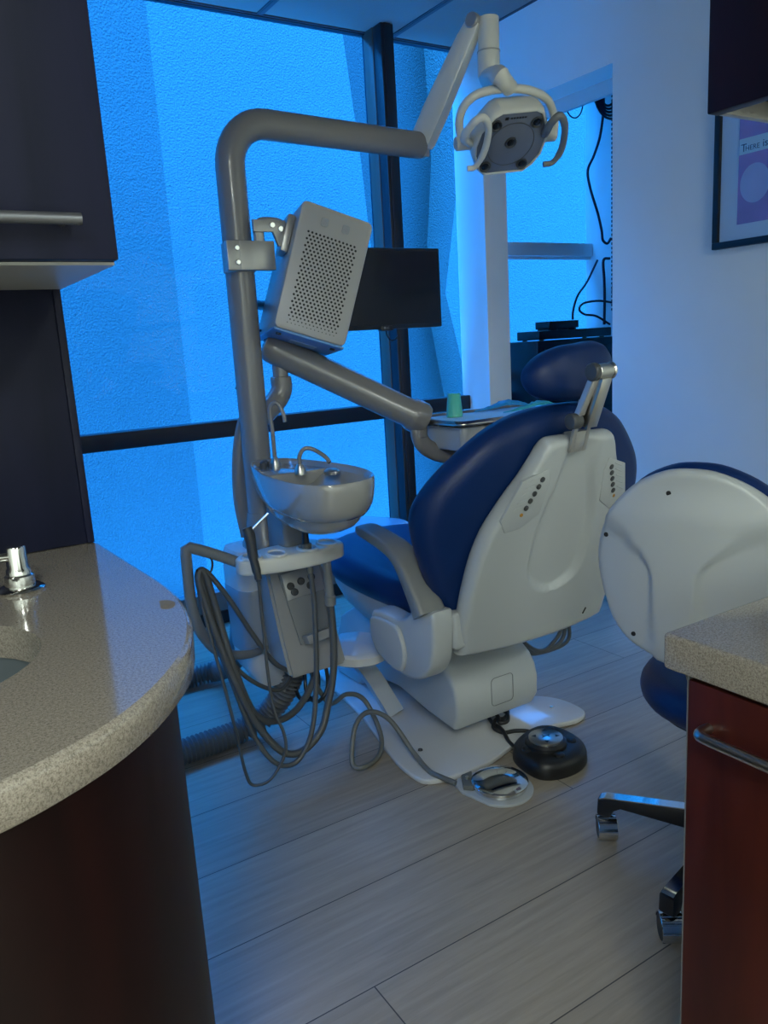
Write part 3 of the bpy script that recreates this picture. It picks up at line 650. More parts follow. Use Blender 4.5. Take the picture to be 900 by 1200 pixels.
bm = B(); tube(bm, smooth([(.605,1.872,.52),(.607,1.872,.600),(.618,1.873,.614),(.635,1.87,.600),(.675,1.86,.53),(.73,1.86,.42),(.79,1.87,.32),(.87,1.90,.262),(.90,1.94,.275)],8), .0068, 10); obj('hose', bm, 'hose', t2)
bm = B(); tube(bm, smooth([(.612,1.873,.60),(.635,1.86,.45),(.66,1.86,.37),(.72,1.87,.29),(.80,1.89,.235),(.86,1.93,.25),(.88,1.96,.28)],8), .0060, 10); obj('hose', bm, 'hose', t2)

# corrugated drain hoses and floor cables
def corr(name, pts, r, label, amp=.21, pitch=.0135, loc=(0,0,0)):
    P = smooth(pts, 40); L = [0]
    for a, b in zip(P, P[1:]): L.append(L[-1]+(b-a).length)
    tot = L[-1]; nn_ = int(tot/pitch*4); Q = []; R = []; j = 0
    for k in range(nn_+1):
        s = tot*k/nn_
        while j < len(L)-2 and L[j+1] < s: j += 1
        f_ = (s-L[j])/max(1e-9, L[j+1]-L[j]); Q.append(P[j].lerp(P[j+1], f_)); R.append(r*(1+amp*[-1,.8,1,-.8][k%4]))
    bm = B(); tube(bm, Q, R, 18); return tag(obj(name, bm, 'corr', smooth=80), label, 'hose')
corr('drain_hose', [(.93,2.03,.275),(.920,2.045,.21),(.885,2.07,.13),(.83,2.095,.068),(.75,2.105,.040),(.63,2.10,.0375),(.48,2.09,.0375),(.30,2.08,.0375)], .031, 'thick corrugated grey hose from under the unit, running left over the floor')
corr('drain_hose', [(.87,2.30,.30),(.885,2.40,.17),(.88,2.54,.065),(.82,2.60,.038),(.62,2.61,.0375),(.20,2.60,.0375)], .031, 'second corrugated grey hose behind the unit, near the window')
bm = B(); tube(bm, smooth([(.95,2.03,.28),(.965,2.0,.17),(1.0,1.985,.10),(1.04,1.95,.13),(1.07,1.90,.12),(1.075,1.83,.045),(1.04,1.78,.0105),(.97,1.745,.0105),(.945,1.77,.02),(.985,1.81,.10),(1.02,1.79,.14),(1.055,1.74,.125),(1.075,1.66,.055),(1.082,1.60,.0245),(1.088,1.555,.0245),(1.105,1.512,.020)],8), .0072, 10)
tag(obj('foot_control_cable', bm, 'hose_l'), 'grey cable looping over the floor to the chrome foot pedal', 'cable')
bm = B(); tube(bm, smooth([(.93,2.04,.29),(.94,2.02,.22),(.93,1.99,.15),(.96,1.98,.12),(1.0,1.99,.16),(1.0,2.01,.27)],8), .006, 8)
tube(bm, smooth([(.97,2.05,.28),(.99,2.03,.18),(.97,2.02,.12),(.92,2.03,.13),(.90,2.03,.28)],8), .006, 8)
tag(obj('cable_bundle', bm, 'black'), 'short black cables looping under the control body of the unit', 'cable')

# ------------------------------------------------------------------ foot pedals
t = thing('chrome_foot_pedal', 'domed chrome foot pedal on a flat pale base, in front of the chair', 'foot pedal', (1.19,1.44,0))
pc = (1.197,1.447)
bm = B(); pts = [(pc[0]+.083*math.cos(a), pc[1]-.004+.083*math.sin(a)) for a in [math.radians(x) for x in range(-150,80,10)]]
pts += [(1.185,1.548),(1.135,1.545),(1.112,1.525),(1.105,1.487),(1.112,1.46)]
prism(bm, pts, fxy(), 0, .008, .002); obj('base', bm, 'plastic', t)
bm = B(); lathe(bm, [(0,.008),(.066,.008),(.070,.011),(.070,.021),(.073,.0225),(.073,.026),(.069,.029),(.045,.037),(.02,.0415),(0,.0425)], (pc[0],pc[1],0), seg=48); obj('dome', bm, 'chrome', t)
bm = B(); prism(bm, [(1.112,1.49),(1.14,1.535),(1.175,1.535),(1.15,1.50),(1.13,1.47)], fxy(), .008, .022, .003); obj('cable_boot', bm, 'hose_l', t)
bm = B(); lathe(bm, [(0,0),(.006,0),(.005,.006),(0,.007)], (1.14,1.51,.022), seg=12); obj('screw', bm, 'steel', t)
t = thing('black_foot_control', 'rounded triangular black foot controller with a grey central disc', 'foot pedal', (1.40,1.48,0))
fo = sm2([(1.300,1.47),(1.305,1.415),(1.345,1.385),(1.41,1.378),(1.465,1.40),(1.497,1.45),(1.502,1.52),(1.480,1.572),(1.43,1.585),(1.36,1.565),(1.315,1.53)],5)
fcc = (1.40,1.483)
bm = B(); loft(bm, [[Vector((x,y,z)) for x,y in s2(fo,s,fcc)] for s,z in ((.97,0),(1.0,.006),(.985,.030),(.95,.040),(.88,.046),(.6,.050),(.45,.052))]); obj('housing', bm, 'black', t)
bm = B(); lathe(bm, [(.056,.048),(.056,.060),(.050,.066),(0,.066)], (1.388,1.478,0), seg=40); obj('rocker_ring', bm, 'black', t)
bm = B(); lathe(bm, [(0,0),(.046,0),(.046,.006),(.043,.008),(0,.008)], (1.388,1.478,.066), seg=40); dk = obj('disc', bm, 'steel', t, label='grey metal disc with arrows')
bm = B()
for a in (45,135,225,315):
    a = math.radians(a+8); c = Vector((1.388+.031*math.cos(a),1.478+.031*math.sin(a)))
    d1 = Vector((math.cos(a),math.sin(a))); d2 = Vector((-d1.y,d1.x))
    prism(bm, [tuple(c+d1*.007), tuple(c-d1*.005+d2*.007), tuple(c-d1*.005-d2*.007)], fxy(.074), 0, .0006)
box(bm, (1.374,1.476,.074), (1.402,1.479,.0746)); box(bm, (1.382,1.479,.074), (1.385,1.488,.0746)); box(bm, (1.392,1.469,.074), (1.395,1.476,.0746))
obj('arrow_marks', bm, 'black', dk)
for x, y in ((1.332,1.49),(1.375,1.415),(1.455,1.45),(1.455,1.535)):
    bm = B(); lathe(bm, [(0,0),(.015,0),(.0145,.010),(.011,.013),(0,.0135)], (x,y,.042), seg=20); obj('button', bm, 'black', t)
bm = B()
tube(bm, smooth([(1.345,1.55,.02),(1.36,1.60,.018),(1.375,1.645,.03),(1.385,1.70,.026),(1.41,1.75,.03),(1.45,1.755,.034),(1.462,1.72,.03),(1.43,1.70,.026),(1.395,1.695,.035),(1.365,1.67,.03),(1.375,1.64,.022),(1.41,1.625,.022),(1.44,1.60,.02),(1.43,1.565,.02)],8), .0058, 10)
tube(bm, smooth([(1.40,1.69,.04),(1.425,1.73,.042),(1.44,1.70,.042),(1.41,1.66,.04),(1.385,1.665,.04),(1.40,1.69,.045)],8), .0058, 10)
tag(obj('black_cable', bm, 'black'), 'bunched black cable on the chair base behind the black foot controller', 'cable')

# ------------------------------------------------------------------ stool
t = thing('operator_stool', 'wheeled operator stool with grey oval back shell and navy cushions, behind the desk', 'stool', (1.384,.90,0))
SN = Vector((.95,.31,.06)).normalized(); SU = Vector((.31,-.95,0)).normalized(); SV = SU.cross(SN)
if SV.z < 0: SV = -SV
S0 = Vector((1.16,.86,.745))
def fs(u, v, n): return S0+SU*u+SV*v+SN*n
so_ = [(.0,.157),(.05,.150),(.11,.118),(.165,.056),(.192,-.02),(.184,-.09),(.158,-.155),(.118,-.190),(.06,-.207),(0,-.211)]
sos = sm2(sym(so_),4)
def spine(u, v, n):
    if n > 0: return 0
    w_ = .042+.16*sstep(-.06,.10,v)**1.6
    e = w_-abs(u+.028)
    return -.011*sstep(-.006,.006,e)*sstep(.13,.06,v)
bm = B(); pillow(bm, sos, fs, .024, .011, (0,-.03), bend=lambda u,v: 1.1*u*u, dish=spine, inner=44); sb = obj('back_shell', bm, 'plastic', t, smooth=60)
for u, v in ((-.166,.017),(-.036,.114),(-.109,-.168),(.10,.09),(.166,.0),(.10,-.165)):
    bm = B(); lathe(bm, [(0,0),(.0045,0),(.0045,.0015),(0,.0015)], fs(u,v,-.0125+1.1*u*u), -SN, 12); obj('screw', bm, 'dark', sb)
bm = B(); pillow(bm, [(u*.985,v*.985+.006) for u,v in sos], fs, .050, .024, (0,-.03), bend=lambda u,v: .036+1.1*u*u, crown=.006); obj('back_cushion', bm, 'navy', t)
bm = B(); tube(bm, smooth([tuple(fs(-.02,-.10,.03)),tuple(fs(-.02,-.20,.05)),(1.24,.88,.42),(1.28,.885,.365),(1.36,.90,.355)],5), .018, 10, flat=(1.4,.6)); obj('back_bar', bm, 'dgrey', t)
bm = B(); pillow(bm, [(.205*math.cos(a), .195*math.sin(a)) for a in [2*PI*k/48 for k in range(48)]], lambda u,v,n: Vector((1.400+u,.912+v,.412+n)), .075, .036, crown=.008); obj('seat', bm, 'navy', t)
bm = B(); lathe(bm, [(0,.35),(.13,.35),(.165,.362),(.16,.385),(0,.385)], (1.400,.912,0), seg=32); obj('seat_plate', bm, 'dgrey', t)
bm = B(); cyl(bm, (1.384,.90,.13), (1.384,.90,.23), .028, 20); cyl(bm, (1.384,.90,.23), (1.384,.90,.36), .014, 20); obj('gas_lift', bm, 'dgrey', t)
bm = B(); cyl(bm, (1.384,.90,.085), (1.384,.90,.135), .036, 24, .004); hub = obj('hub', bm, 'chrome', t)
sc0 = Vector((1.384,.90,0)); a0 = math.atan2(1.152-.90, 1.253-1.384)
def star_leg(a):
    d = Vector((math.cos(a), math.sin(a), 0)); p = Vector((-d.y, d.x, 0))
    bm = B()
    side = [(.02,.075),(.02,.125),(.05,.130),(.275,.106),(.292,.100),(.294,.066),(.288,.060),(.264,.060),(.256,.078),(.24,.088),(.10,.080)]
    prism(bm, side, lambda u,v,n: sc0+d*u+p*n+Vector((0,0,v)), -.016, .016, .005, 2)
    l = obj('star_leg', bm, 'blackm', t)
    bm = B(); prism(bm, [(.03,.1285),(.052,.1318),(.275,.108),(.289,.1025),(.286,.1005),(.275,.1055),(.05,.129)], lambda u,v,n: sc0+d*u+p*n+Vector((0,0,v)), -.0125, .0125); obj('top_strip', bm, 'chrome', l, label='polished top strip')
    # twin-wheel caster
    c = sc0+d*.275; ax = Vector((.80,-.60,0)); f_ = Vector((-ax.y, ax.x, 0))
    if f_.dot(Vector((-c.x,-c.y,0))) < 0: f_ = -f_
    bm = B(); cyl(bm, c+Vector((0,0,.050)), c+Vector((0,0,.064)), .006, 12); k = obj('caster', bm, 'blackm', t)
    cw = c+Vector((0,0,.0265))
    for s in (-1, 1):
        bm = B(); cyl(bm, cw+ax*s*.006, cw+ax*s*.020, .0262, 24, .003); obj('wheel', bm, 'black', k)
    bm = B()
    hood = [(.0295*math.cos(q), .0295*math.sin(q)) for q in [math.radians(x) for x in range(-38,175,12)]]
    hood += [(.0272*math.cos(q), .0272*math.sin(q)) for q in [math.radians(x) for x in range(174,-39,-12)]]
    prism(bm, hood, lambda u,v,n: cw+f_*u+Vector((0,0,v))+ax*n, -.021, .021, .0008, 1)
    for q in (10, 45, 75):
        q = math.radians(q); cyl(bm, cw+f_*.0285*math.cos(q)+Vector((0,0,.0285*math.sin(q)))-ax*.0205, cw+f_*.0285*math.cos(q)+Vector((0,0,.0285*math.sin(q)))+ax*.0205, .0024, 8)
    obj('hood', bm, 'chrome', k, label='chrome hood')
for k in range(5): star_leg(a0+2*PI*k/5)

# ------------------------------------------------------------------ operating light
t = thing('operating_light', 'ivory dental operating light on a jointed arm at the end of the post', 'dental lamp', (1.53,2.12,1.72))
J0 = Vector((1.528,2.125,1.728)); J1 = Vector((1.612,1.955,2.022))
bm = B(); box(bm, (1.518,2.108,1.690), (1.548,2.142,1.762), .005); obj('joint_block', bm, 'alu', t)
bm = B(); rg = []
ax_ = (J1-J0).normalized(); sd = Vector((.93,.35,-.05)); sd = (sd-ax_*sd.dot(ax_)).normalized(); dp_ = ax_.cross(sd)
for s, w_, d_ in ((0,.020,.032),(.04,.022,.036),(.3,.023,.036),(.85,.019,.028),(1.0,.015,.022)):
    c = J0.lerp(J1, s); rg.append([c+sd*x*w_+dp_*y*d_ for x, y in [(1,.8),(.8,1),(-.8,1),(-1,.8),(-1,-.8),(-.8,-1),(.8,-1),(1,-.8)]])
loft(bm, rg); obj('spring_arm', bm, 'lamphead', t)
bm = B(); cyl(bm, J0-sd*.028, J0+sd*.028, .020, 20, .003); obj('pivot', bm, 'alu', t)
bm = B(); cyl(bm, J1-sd*.022, J1+sd*.022, .021, 20, .003); obj('pivot', bm, 'alu', t)
HC = Vector((1.598,1.800,1.668)); HN = Vector((-.145,-.614,-.776)).normalized()      # head centre and facing
HU = Vector((.9408,-.3284,.0838)); HU = (HU-HN*HU.dot(HN)).normalized(); HV = HU.cross(HN); HV = HV if HV.z > 0 else -HV
def fl(u, v, n): return HC+HU*u+HV*v+HN*n
bm = B()
neck = smooth([(1.645,1.935,2.030),(1.645,1.935,1.97),(1.643,1.935,1.91),(1.642,1.93,1.870),tuple(fl(-.045,.150,-.070)),tuple(fl(-.01,.118,-.060))],5)
tube(bm, neck, [.031]*8+[.0325]*6+[.030]*4+[.026]*4+[.022]*(len(neck)-22), 20); nk = obj('neck', bm, 'lamphead', t)
bm = B(); lathe(bm, [(.0335,0),(.0335,.003),(.031,.004),(.031,-.001)], (1.644,1.935,1.940), seg=24); obj('collar_ring', bm, 'alu', nk)
bm = B()
yk = smooth([tuple(fl(*p)) for p in [(-.130,-.010,-.030),(-.140,.030,-.050),(-.134,.070,-.060),(-.108,.102,-.062),(-.060,.116,-.062),(0,.115,-.062),(.060,.102,-.062),(.115,.070,-.060),(.145,.02,-.050),(.148,-.02,-.030)]],5)
tube(bm, yk, .0115, 12); obj('yoke', bm, 'lamphead', t)
bm = B()
oc = [(-.048,.098),(.052,.098),(.072,.088),(.098,.040),(.104,.0),(.100,-.045),(.082,-.078),(.058,-.098),(-.058,-.098),(-.078,-.080),(-.100,-.035),(-.104,.0),(-.098,.042),(-.068,.086)]
loft(bm, [[fl(u*s,v*s,n) for u,v in oc] for s,n in ((.5,-.085),(.80,-.080),(1.02,-.045),(1.06,-.01),(1.04,.004),(1.0,.010),(.965,.010),(.955,.004))], True, True)
hd = obj('lamp_head', bm, 'lamphead', t, smooth=28)
bm = B(); prism(bm, [(u*.95,v*.95) for u,v in oc], fl, .003, .0075, .001); fc_ = obj('front_cover', bm, 'lampface', hd, label='smoked dark front cover')
bm = B(); lathe(bm, [(.068,-.001),(.068,.0008),(.066,.0008),(.066,-.001)], fl(0,-.004,.0075), HN, 48, caps=False); obj('groove_ring', bm, 'dgrey', fc_)
for u, v in ((-.058,.060),(.060,.060),(-.002,.002),(-.062,-.070),(.050,-.072)):
    bm = B(); lathe(bm, [(.017,0),(.017,.004),(.014,.0045),(.0115,.001),(0,-.001)], fl(u,v,.0075), HN, 24); ln = obj('lens', bm, 'dgrey', fc_)
    bm = B(); lathe(bm, [(0,.0005),(.0105,.0008),(.010,.002),(0,.0032)], fl(u,v,.0075), HN, 20); obj('lens_glass', bm, 'screen', ln)
mrot = Matrix((HU, HV, HN)).transposed()
bm = B(); prism(bm, [(-.036,.074),(-.026,.074),(-.026,.083),(-.036,.083)], fl, .0078, .0085, .0); prism(bm, [(-.033,.076),(-.029,.076),(-.029,.081),(-.033,.081)], fl, .0086, .0090)
obj('emblem', bm, 'blackm', fc_)
bm = B(); 
for u in (-.020,-.012,-.004,.004,.012,.020): box(bm, (0,0,0), (.0055,.0045,.0006), 0, 1, Matrix.Translation(fl(u,.0765,.0078)) @ mrot.to_4x4())
obj('maker_lettering', bm, 'blackm', fc_)
for s in (-1, 1):
    bm = B(); cyl(bm, fl(s*.085,-.014,-.028), fl(s*.150,-.014,-.028), .019, 20, .003); obj('side_boss', bm, 'lamphead', hd)
    bm = B()
    hL = [(-.105,-.012,-.02),(-.146,.035,.012),(-.137,.090,.028),(-.112,.106,.030),(-.090,.073,.030),(-.086,.007,.030),(-.102,-.046,.030),(-.125,-.053,.028)]
    hR = [(.108,-.012,-.02),(.094,.030,.012),(.094,.072,.028),(.112,.090,.030),(.138,.050,.030),(.149,-.019,.030),(.135,-.060,.030),(.108,-.066,.028)]
    hp = smooth([tuple(fl(*p)) for p in (hL if s < 0 else hR)],5)
    tube(bm, hp, [.0115]*8+[.0105]*12+[.0095]*8+[.0078]*(len(hp)-28), 12); obj('handle', bm, 'grey' if s > 0 else 'lamphead', hd)

# ------------------------------------------------------------------ bracket clamp on the post and the perforated box
t = thing('mounting_bracket', 'pale metal clamp bracket bolted to the curved post', 'bracket', (PX,PY,1.38))
bm = B(); cyl(bm, (PX,PY,1.345), (PX,PY,1.420), .0425, 28, .002); cl = obj('clamp', bm, 'alu', t)
bm = B(); box(bm, (PX-.055,PY-.062,1.346), (PX-.015,PY-.040,1.419), .002); box(bm, (PX-.02,PY-.063,1.346), (.943,PY-.036,1.419), .002); obj('clamp_plate', bm, 'alu', t)
for z in (1.365,1.400):
    bm = B(); cyl(bm, (PX-.030,PY-.062,z), (PX-.030,PY-.070,z), .0065, 12, .001); obj('bolt', bm, 'chrome', t)
BX = Vector((1.0378,1.9,1.326)); BR = Euler((-.0868,.3343,-.2626)).to_matrix()
BW, BD, BH = .196, .262, .334
def fB(x, y, z): return BX+BR@Vector((x,y,z))
bm = B(); tube(bm, smooth([(.905,1.995,1.418),(.905,1.995,1.450),(.915,1.994,1.462),(.955,1.992,1.462),(.975,1.99,1.452)],4), .013, 8, flat=(1.2,.7)); 
obj('arm_link', bm, 'alu', t)
bm = B(); pts_ = [(.885,1.470),(.975,1.470),(.982,1.440),(.965,1.405),(.952,1.405),(.938,1.440),(.885,1.440)]
prism(bm, pts_, fxz, 1.978, 1.990, .002); obj('arm_plate', bm, 'alu', t)
for x, z in ((.935,1.456),(.958,1.447)):
    bm = B(); cyl(bm, (x,1.978,z), (x,1.970,z), .0075, 12, .001); obj('bolt', bm, 'chrome', t)
bm = B(); box(bm, (-BW/2-.022,.045,.035), (-BW/2,.115,.135), .006, 2, Matrix.Translation(BX) @ BR.to_4x4()); obj('back_plate', bm, 'alu', t)
# perforated box: an Empty with the tilt, its parts in local coordinates
t = thing('perforated_box', 'white metal box with a perforated front, tilted on the post bracket', 'box', BX)
t.rotation_euler = Euler((-.0868,.3343,-.2626))
bm = B(); prism(bm, rrect(-BW/2,-BH/2,BW/2,BH/2,.016,4), fxz, 0, BD, .006, 2); obj('housing', bm, mat('white_metal_case', (.36,.36,.355), .35), t, local=True)
bm = B()
nr = 27; py = .0092; px_ = .0106
for r in range(nr):
    z = .092-r*py
    for c in range(13):
        x = -.066+c*px_+(px_/2 if r % 2 else 0)
        if x > .068: continue
        rad = .0031 if r < 24 else .0031-.0006*(r-23)
        k = 8; vs = [bm.verts.new((x+rad*math.cos(2*PI*q/k), -.0004, z+rad*math.sin(2*PI*q/k))) for q in range(k)]; bm.faces.new(vs)
g = obj('perforated_grille', bm, 'dark', t, local=True)
bm = B()
for x in (-.030,.028): prism(bm, rrect(x-.010,.116,x+.010,.138,.005,3), fxz, -.0012, 0, .0003, 1)
obj('round_sticker', bm, 'sticker', t, local=True)
bm = B(); prism(bm, rrect(-BW/2+.001,.002,BW/2-.001,BD-.001,.006,3), lambda u,v,n: Vector((u,v,n)), -BH/2-.006, -BH/2, .001); up = obj('bottom_panel', bm, 'blue_under', t, local=True, label='blue painted bottom panel')
bm = B(); box(bm, (-.03,.09,-BH/2-.0068), (.045,.14,-BH/2-.006)); obj('rating_label', bm, 'stickerb', up, local=True)
bm = B()
for x, y in ((-.075,.04),(.075,.04),(-.075,.215),(.075,.215)): cyl(bm, (x,y,-BH/2-.011), (x,y,-BH/2-.006), .007, 12)
obj('rubber_feet', bm, 'black', up, local=True)
bm = B(); p1 = fB(-BW/2,.20,-.155)
tube(bm, smooth([tuple(p1+Vector((.004,0,0))),tuple(p1+Vector((-.03,0,-.002))),tuple(p1+Vector((-.052,.02,-.03))),tuple(p1+Vector((-.045,.04,-.08))),tuple(p1+Vector((-.05,.1,-.16)))],6), .0032, 8)
tag(obj('box_cable', bm, 'black'), 'thin black cable from the side of the tilted perforated box', 'cable')

# ------------------------------------------------------------------ monitor
t = thing('monitor', 'switched-off black flat monitor in front of the window mullion', 'monitor', (1.64,2.55,1.32))
mx0, mx1, mz0, mz1 = 1.385, 1.893, 1.192, 1.481; my = 2.55
bm = B(); prism(bm, rrect(mx0,mz0,mx1,mz1,.006,3), fxz, my, my+.028, .002); box(bm, (mx0+.12,my+.028,mz0+.06), (mx1-.12,my+.05,mz1-.07), .008); cs = obj('case', bm, 'blackm', t)
bm = B(); box(bm, (mx0+.010,my-.0008,mz0+.016), (mx1-.010,my+.001,mz1-.010)); obj('screen', bm, 'screen', t)
bm = B(); box(bm, (1.612,my-.004,mz0-.006), (1.665,my+.02,mz0+.012), .003); obj('chin', bm, 'blackm', cs)
text('LG', .011, (1.634,my-.0045,mz0+.001), (PI/2,0,0), 'sticker', cs, 'lettering')
bm = B(); lathe(bm, [(0,0),(.0045,0),(.0045,.0006),(0,.0006)], (1.628,my-.0042,mz0+.005), (0,-1,0), 14); obj('emblem', bm, 'sticker', cs)
bm = B(); tube(bm, smooth([(1.64,2.60,1.33),(1.60,2.68,1.32),(1.40,2.62,1.30),(1.15,2.40,1.28),(.98,2.20,1.27),(.90,2.08,1.27)],4), .014, 12); obj('monitor_arm', bm, 'blackm', t)
bm = B(); tube(bm, smooth([(1.69,2.56,1.20),(1.70,2.57,1.165),(1.675,2.58,1.150),(1.655,2.58,1.175),(1.65,2.57,1.20)],5), .003, 6); obj('cable', bm, 'blackm', t)

# ------------------------------------------------------------------ tray arm, tray table and what lies on it
t = thing('instrument_boom', 'thick white tray arm reaching from the post to the tray table', 'arm', (.95,2.08,1.0))
bm = B(); tube(bm, smooth([(.870,2.055,.948),(.89,2.07,.955),(.930,2.09,.975),(.965,2.10,1.002),(.982,2.10,1.03),(.982,2.10,1.06)],5), .030, 18); obj('elbow', bm, 'pole', t)
bm = B(); cyl(bm, (.982,2.10,1.025), (.982,2.10,1.15), .022, 20); cyl(bm, (.982,2.10,1.055), (.982,2.10,1.066), .029, 20, .002); obj('pivot_post', bm, 'pole', t)
A0 = Vector((.955,2.10,1.150)); A1 = Vector((1.370,1.960,.912)); ad = (A1-A0).normalized()
bm = B(); lathe(bm, [(0,-.02),(.030,-.016),(.041,.0),(.043,.02),(.043,(A1-A0).length-.05),(.047,(A1-A0).length-.045),(.050,(A1-A0).length-.03),(.050,(A1-A0).length-.004),(.044,(A1-A0).length+.008),(0,(A1-A0).length+.012)], A0, ad, 32); obj('spring_tube', bm, 'pole', t)
bm = B(); tube(bm, smooth([(1.352,1.955,.91),(1.348,1.953,.870),(1.36,1.948,.838),(1.39,1.940,.815),(1.43,1.932,.802),(1.50,1.925,.798),(1.60,1.92,.800)],5), .022, 16, flat=(1.25,.85)); obj('lower_arm', bm, 'pole', t)
bm = B(); cyl(bm, (1.350,1.954,.86), (1.352,1.955,.935), .024, 20, .003); obj('end_pivot', bm, 'pole', t)
t = thing('tray_table', 'white tray table box at the end of the thick arm, behind the chair back', 'tray table', (1.6,1.93,.82))
bm = B(); prism(bm, rrect(1.395,1.80,1.80,2.02,.02,4), fxy(), .822, .893, .006, 3); obj('body', bm, 'plastic', t)
bm = B(); prism(bm, rrect(1.370,1.775,1.85,2.05,.035,5), fxy(), .899, .906, .002, 2)
loft(bm, [[Vector((x,y,z)) for x,y in s2(rrect(1.370,1.775,1.85,2.05,.035,5),s,(1.61,1.91))] for s,z in ((.97,.906),(1.0,.906),(1.012,.914),(1.0,.914),(.975,.907))], False, False)
tag(obj('instrument_tray', bm, 'steel'), 'shallow steel instrument tray lying on the white tray table', 'tray')
bm = B(); box(bm, (1.40,1.80,.9065), (1.80,2.02,.9085)); tag(obj('tray_paper', bm, 'paper'), 'pale blue-green paper liner lying in the instrument tray', 'paper')
t = thing('plastic_cup', 'small green plastic cup standing on the tray', 'cup', (1.49,1.99,.909))
bm = B(); lathe(bm, [(0,.0),(.024,0),(.0255,.002),(.0195,.068),(.0205,.070),(.018,.069),(.0225,.004),(0,.003)], (1.485,1.955,.909), seg=32); obj('body', bm, 'cup', t)
def clump(name, pts, r, m, label, cat, seed):
    random.seed(seed); bm = B(); P = smooth(pts, 6); n = 14; rg = []
    for i, p in enumerate(P):
        s = math.sin(PI*min(.93,max(.07,i/(len(P)-1)))); rg.append([p+Vector((.35*math.cos(q),math.cos(q),max(-.12,math.sin(q))*.8))*r*s*(1+.55*(random.random()-.5)) for q in [2*PI*k/n for k in range(n)]])
    loft(bm, rg); return tag(obj(name, bm, m, smooth=30), label, cat)
clump('blue_glove', [(1.60,2.00,.912),(1.66,1.99,.917),(1.72,1.985,.925),(1.78,1.975,.917),(1.82,1.965,.911)], .017, 'blueglove', 'crumpled blue nitrile glove on the tray beside the green cup', 'glove', 3)
clump('teal_cloth', [(1.62,1.885,.911),(1.69,1.88,.916),(1.75,1.875,.924),(1.81,1.87,.918),(1.84,1.868,.911)], .014, mat('teal_cloth', (.03,.36,.45), .7, bump=.3), 'crumpled teal wrap on the tray, nearest the chair back', 'cloth', 7)

# ------------------------------------------------------------------ next room, seen through the opening
t = thing('equipment_rack', 'black equipment cabinet standing in the next room under the network boxes', 'cabinet', (3.0,2.95,0))
bm = B(); box(bm, (2.745,2.93,.02), (3.30,3.14,1.108), .006); obj('body', bm, 'blackm', t)
bm = B(); box(bm, (2.78,2.922,.06), (3.27,2.930,1.07), .002); obj('door', bm, 'screen', t)
bm = B()
for x in (2.78,3.24):
    for y in (2.96,3.08): cyl(bm, (x,y,0), (x,y,.021), .02, 12)
obj('feet', bm, 'black', t)
t = thing('network_recorder', 'flat black box lying on the equipment cabinet in the next room', 'electronics', (3.0,2.9,1.11))
bm = B(); box(bm, (2.765,2.94,1.113), (3.27,3.10,1.156), .004)
obj('body', bm, 'blackm', t)
bm = B()
for x in (2.80,3.22):
    for y in (2.96,3.08): cyl(bm, (x,y,1.108), (x,y,1.114), .012, 10)
obj('feet', bm, 'black', t)
t = thing('network_switch', 'smallest black box, topmost of the electronics in the next room', 'electronics', (2.95,2.9,1.16))
bm = B(); box(bm, (2.852,2.96,1.163), (3.056,3.06,1.200), .004); obj('body', bm, 'blackm', t)
bm = B()
for x in (2.865,2.915,2.99,3.04): box(bm, (x-.006,2.97,1.156), (x+.006,3.05,1.164))
obj('feet', bm, 'black', t)
def cable(name, pts, r, m, label):
    bm = B(); tube(bm, smooth(pts,6), r, 8); tag(obj(name, bm, m), label, 'cable')
cable('black_cable', [(3.257,2.98,2.30),(3.257,2.98,2.2),(3.232,2.98,2.08),(3.19,2.98,1.99),(3.146,2.98,1.916),(3.165,2.98,1.83),(3.215,2.98,1.72),(3.243,2.98,1.637),(3.252,2.98,1.59),(3.285,2.98,1.575),(3.31,2.98,1.60)], .0065, 'violet_wire', 'long dark cable hanging down beside the far window in the next room')
cable('black_cable', [(3.212,2.98,1.492),(3.137,2.98,1.387),(3.07,2.98,1.32),(3.038,2.98,1.25),(3.033,2.98,1.203)], .0055, 'violet_wire', 'dark cable curving down to the topmost black box')
cable('black_cable', [(3.33,2.96,1.275),(3.20,2.96,1.29),(3.09,2.96,1.28),(3.06,2.96,1.25),(3.10,2.96,1.225),(3.18,2.96,1.215),(3.28,2.96,1.17)], .0055, 'violet_wire', 'dark cable looping sideways above the flat black box')
cable('black_cable', [(3.29,2.97,1.50),(3.245,2.97,1.49),(3.25,2.97,1.40),(3.253,2.97,1.30),(3.25,2.97,1.17)], .007, 'violet_wire', 'vertical dark cable below the white crossbar in the next room')
cable('black_cable', [(3.36,2.97,1.44),(3.32,2.97,1.38),(3.315,2.97,1.32),(3.35,2.97,1.27)], .006, 'violet_wire', 'short bowed dark cable at the edge of the opening in the next room')
bm = B()
for k in range(5):
    r = .055+.014*k; tube(bm, [(3.285+r*math.cos(a)*1.0, 2.98-.004*k, 2.29+r*1.15*math.sin(a)) for a in [2*PI*q/28 for q in range(28)]], .006, 6, closed=True)
tag(obj('coiled_cable', bm, 'violet_wire'), 'coil of dark cable hanging near the top of the opening in the next room', 'cable')
bm = B(); tube(bm, [(3.10,2.99,2.31),(3.09,2.99,2.40),(3.09,2.99,H)], .0035, 6); tube(bm, [(3.065+.062*math.cos(a), 2.99, 2.235+.082*math.sin(a)) for a in [2*PI*q/28 for q in range(28)]], .0035, 6, closed=True)
tag(obj('thin_wire_loop', bm, 'violet_wire'), 'thin single loop of wire hanging against the far window', 'cable')
t = thing('cable_channel', 'dark perforated strip running down the wall post in the next room', 'strip', (3.34,2.97,1.3))
bm = B(); box(bm, (3.335,2.97,0), (3.36,3.10,2.4)); obj('strip', bm, 'offwhite', t)
bm = B()
for k in range(52): box(bm, (3.332,2.985,1.24+.022*k), (3.3355,2.997,1.252+.022*k))
obj('slots', bm, 'dark', t)

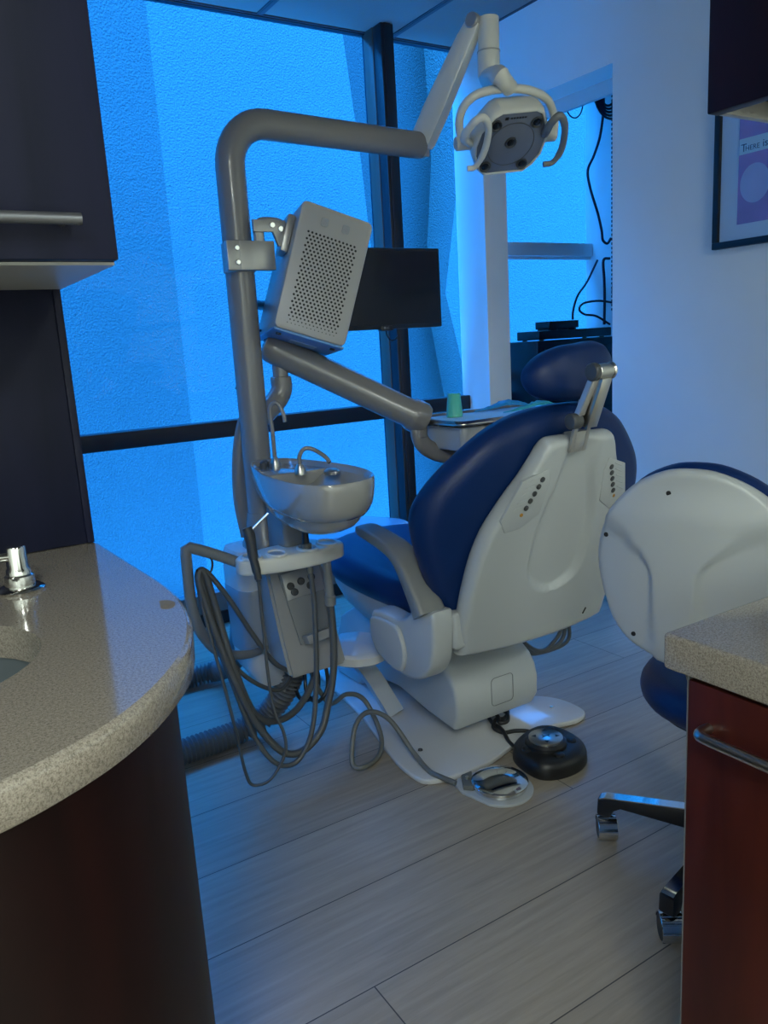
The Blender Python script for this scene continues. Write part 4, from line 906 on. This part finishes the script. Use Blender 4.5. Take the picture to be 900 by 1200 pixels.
# ------------------------------------------------------------------ light and camera
for i, (x, y) in enumerate(((-.5,-.5),(-.9,-1.7),(1.2,-1.4))):
    t = thing('ceiling_light', ['square ceiling light nearest the sink counter','square ceiling light at the back left','square ceiling light at the back right'][i], 'ceiling light', (x,y,H), 'square ceiling lights')
    bm = B(); box(bm, (x-.3,y-.3,H-.03), (x+.3,y+.3,H-.001), .004); fr = obj('housing', bm, 'offwhite', t)
    bm = B(); box(bm, (x-.27,y-.27,H-.034), (x+.27,y+.27,H-.0301)); obj('diffuser', bm, 'lamp', fr)
    ld = bpy.data.lights.new('ceiling_lamp', 'AREA'); ld.shape = 'SQUARE'; ld.size = .54; ld.energy = (17,34,40)[i]; ld.color = (.92,1,.93)
    lo_ = bpy.data.objects.new('ceiling_lamp', ld); lo_.location = (x,y,H-.04); C.objects.link(lo_)

sun = bpy.data.lights.new('sun', 'SUN'); sun.energy = 14.8; sun.angle = math.radians(2.0); sun.color = (1,.97,.92)
so2 = bpy.data.objects.new('sun', sun); C.objects.link(so2)
sdir = Vector((-.42,-.50,.76)).normalized()
so2.rotation_euler = (-sdir).to_track_quat('-Z','Y').to_euler()
w = bpy.data.worlds.new('sky'); w.use_nodes = True; SC.world = w
bg = w.node_tree.nodes['Background']; bg.inputs[0].default_value = (.62,.78,1.0,1); bg.inputs[1].default_value = 10.0

F_, yaw, pitch, roll, EH = 933.884, .554414, .207833, -.0596678, 1.14
cy, sy, cp, sp = math.cos(yaw), math.sin(yaw), math.cos(pitch), math.sin(pitch)
fw_ = Vector((sy*cp, cy*cp, -sp)); rt = Vector((cy,-sy,0)); u_ = rt.cross(fw_)
c_, s_ = math.cos(roll), math.sin(roll)
r2_ = rt*c_+u_*s_; u2_ = -rt*s_+u_*c_
cam = bpy.data.cameras.new('camera'); cam.sensor_fit = 'VERTICAL'; cam.sensor_height = 36; cam.lens = 36*F_/1200
cam.clip_start = .02; cam.clip_end = 100
co_ = bpy.data.objects.new('camera', cam); C.objects.link(co_)
co_.matrix_world = Matrix.Translation((0,0,EH)) @ Matrix((r2_, u2_, -fw_)).transposed().to_4x4()
SC.camera = co_
SC.view_settings.view_transform = 'Standard'; SC.view_settings.look = 'None'; SC.view_settings.gamma = 1
SC.view_settings.use_curve_mapping = False; SC.view_settings.exposure = 0.3
SC.cycles.use_denoising = True; SC.cycles.max_bounces = 10; SC.cycles.diffuse_bounces = 6; SC.cycles.transparent_max_bounces = 16
SC.cycles.caustics_reflective = False; SC.cycles.caustics_refractive = False
SC.cycles.sample_clamp_indirect = 6
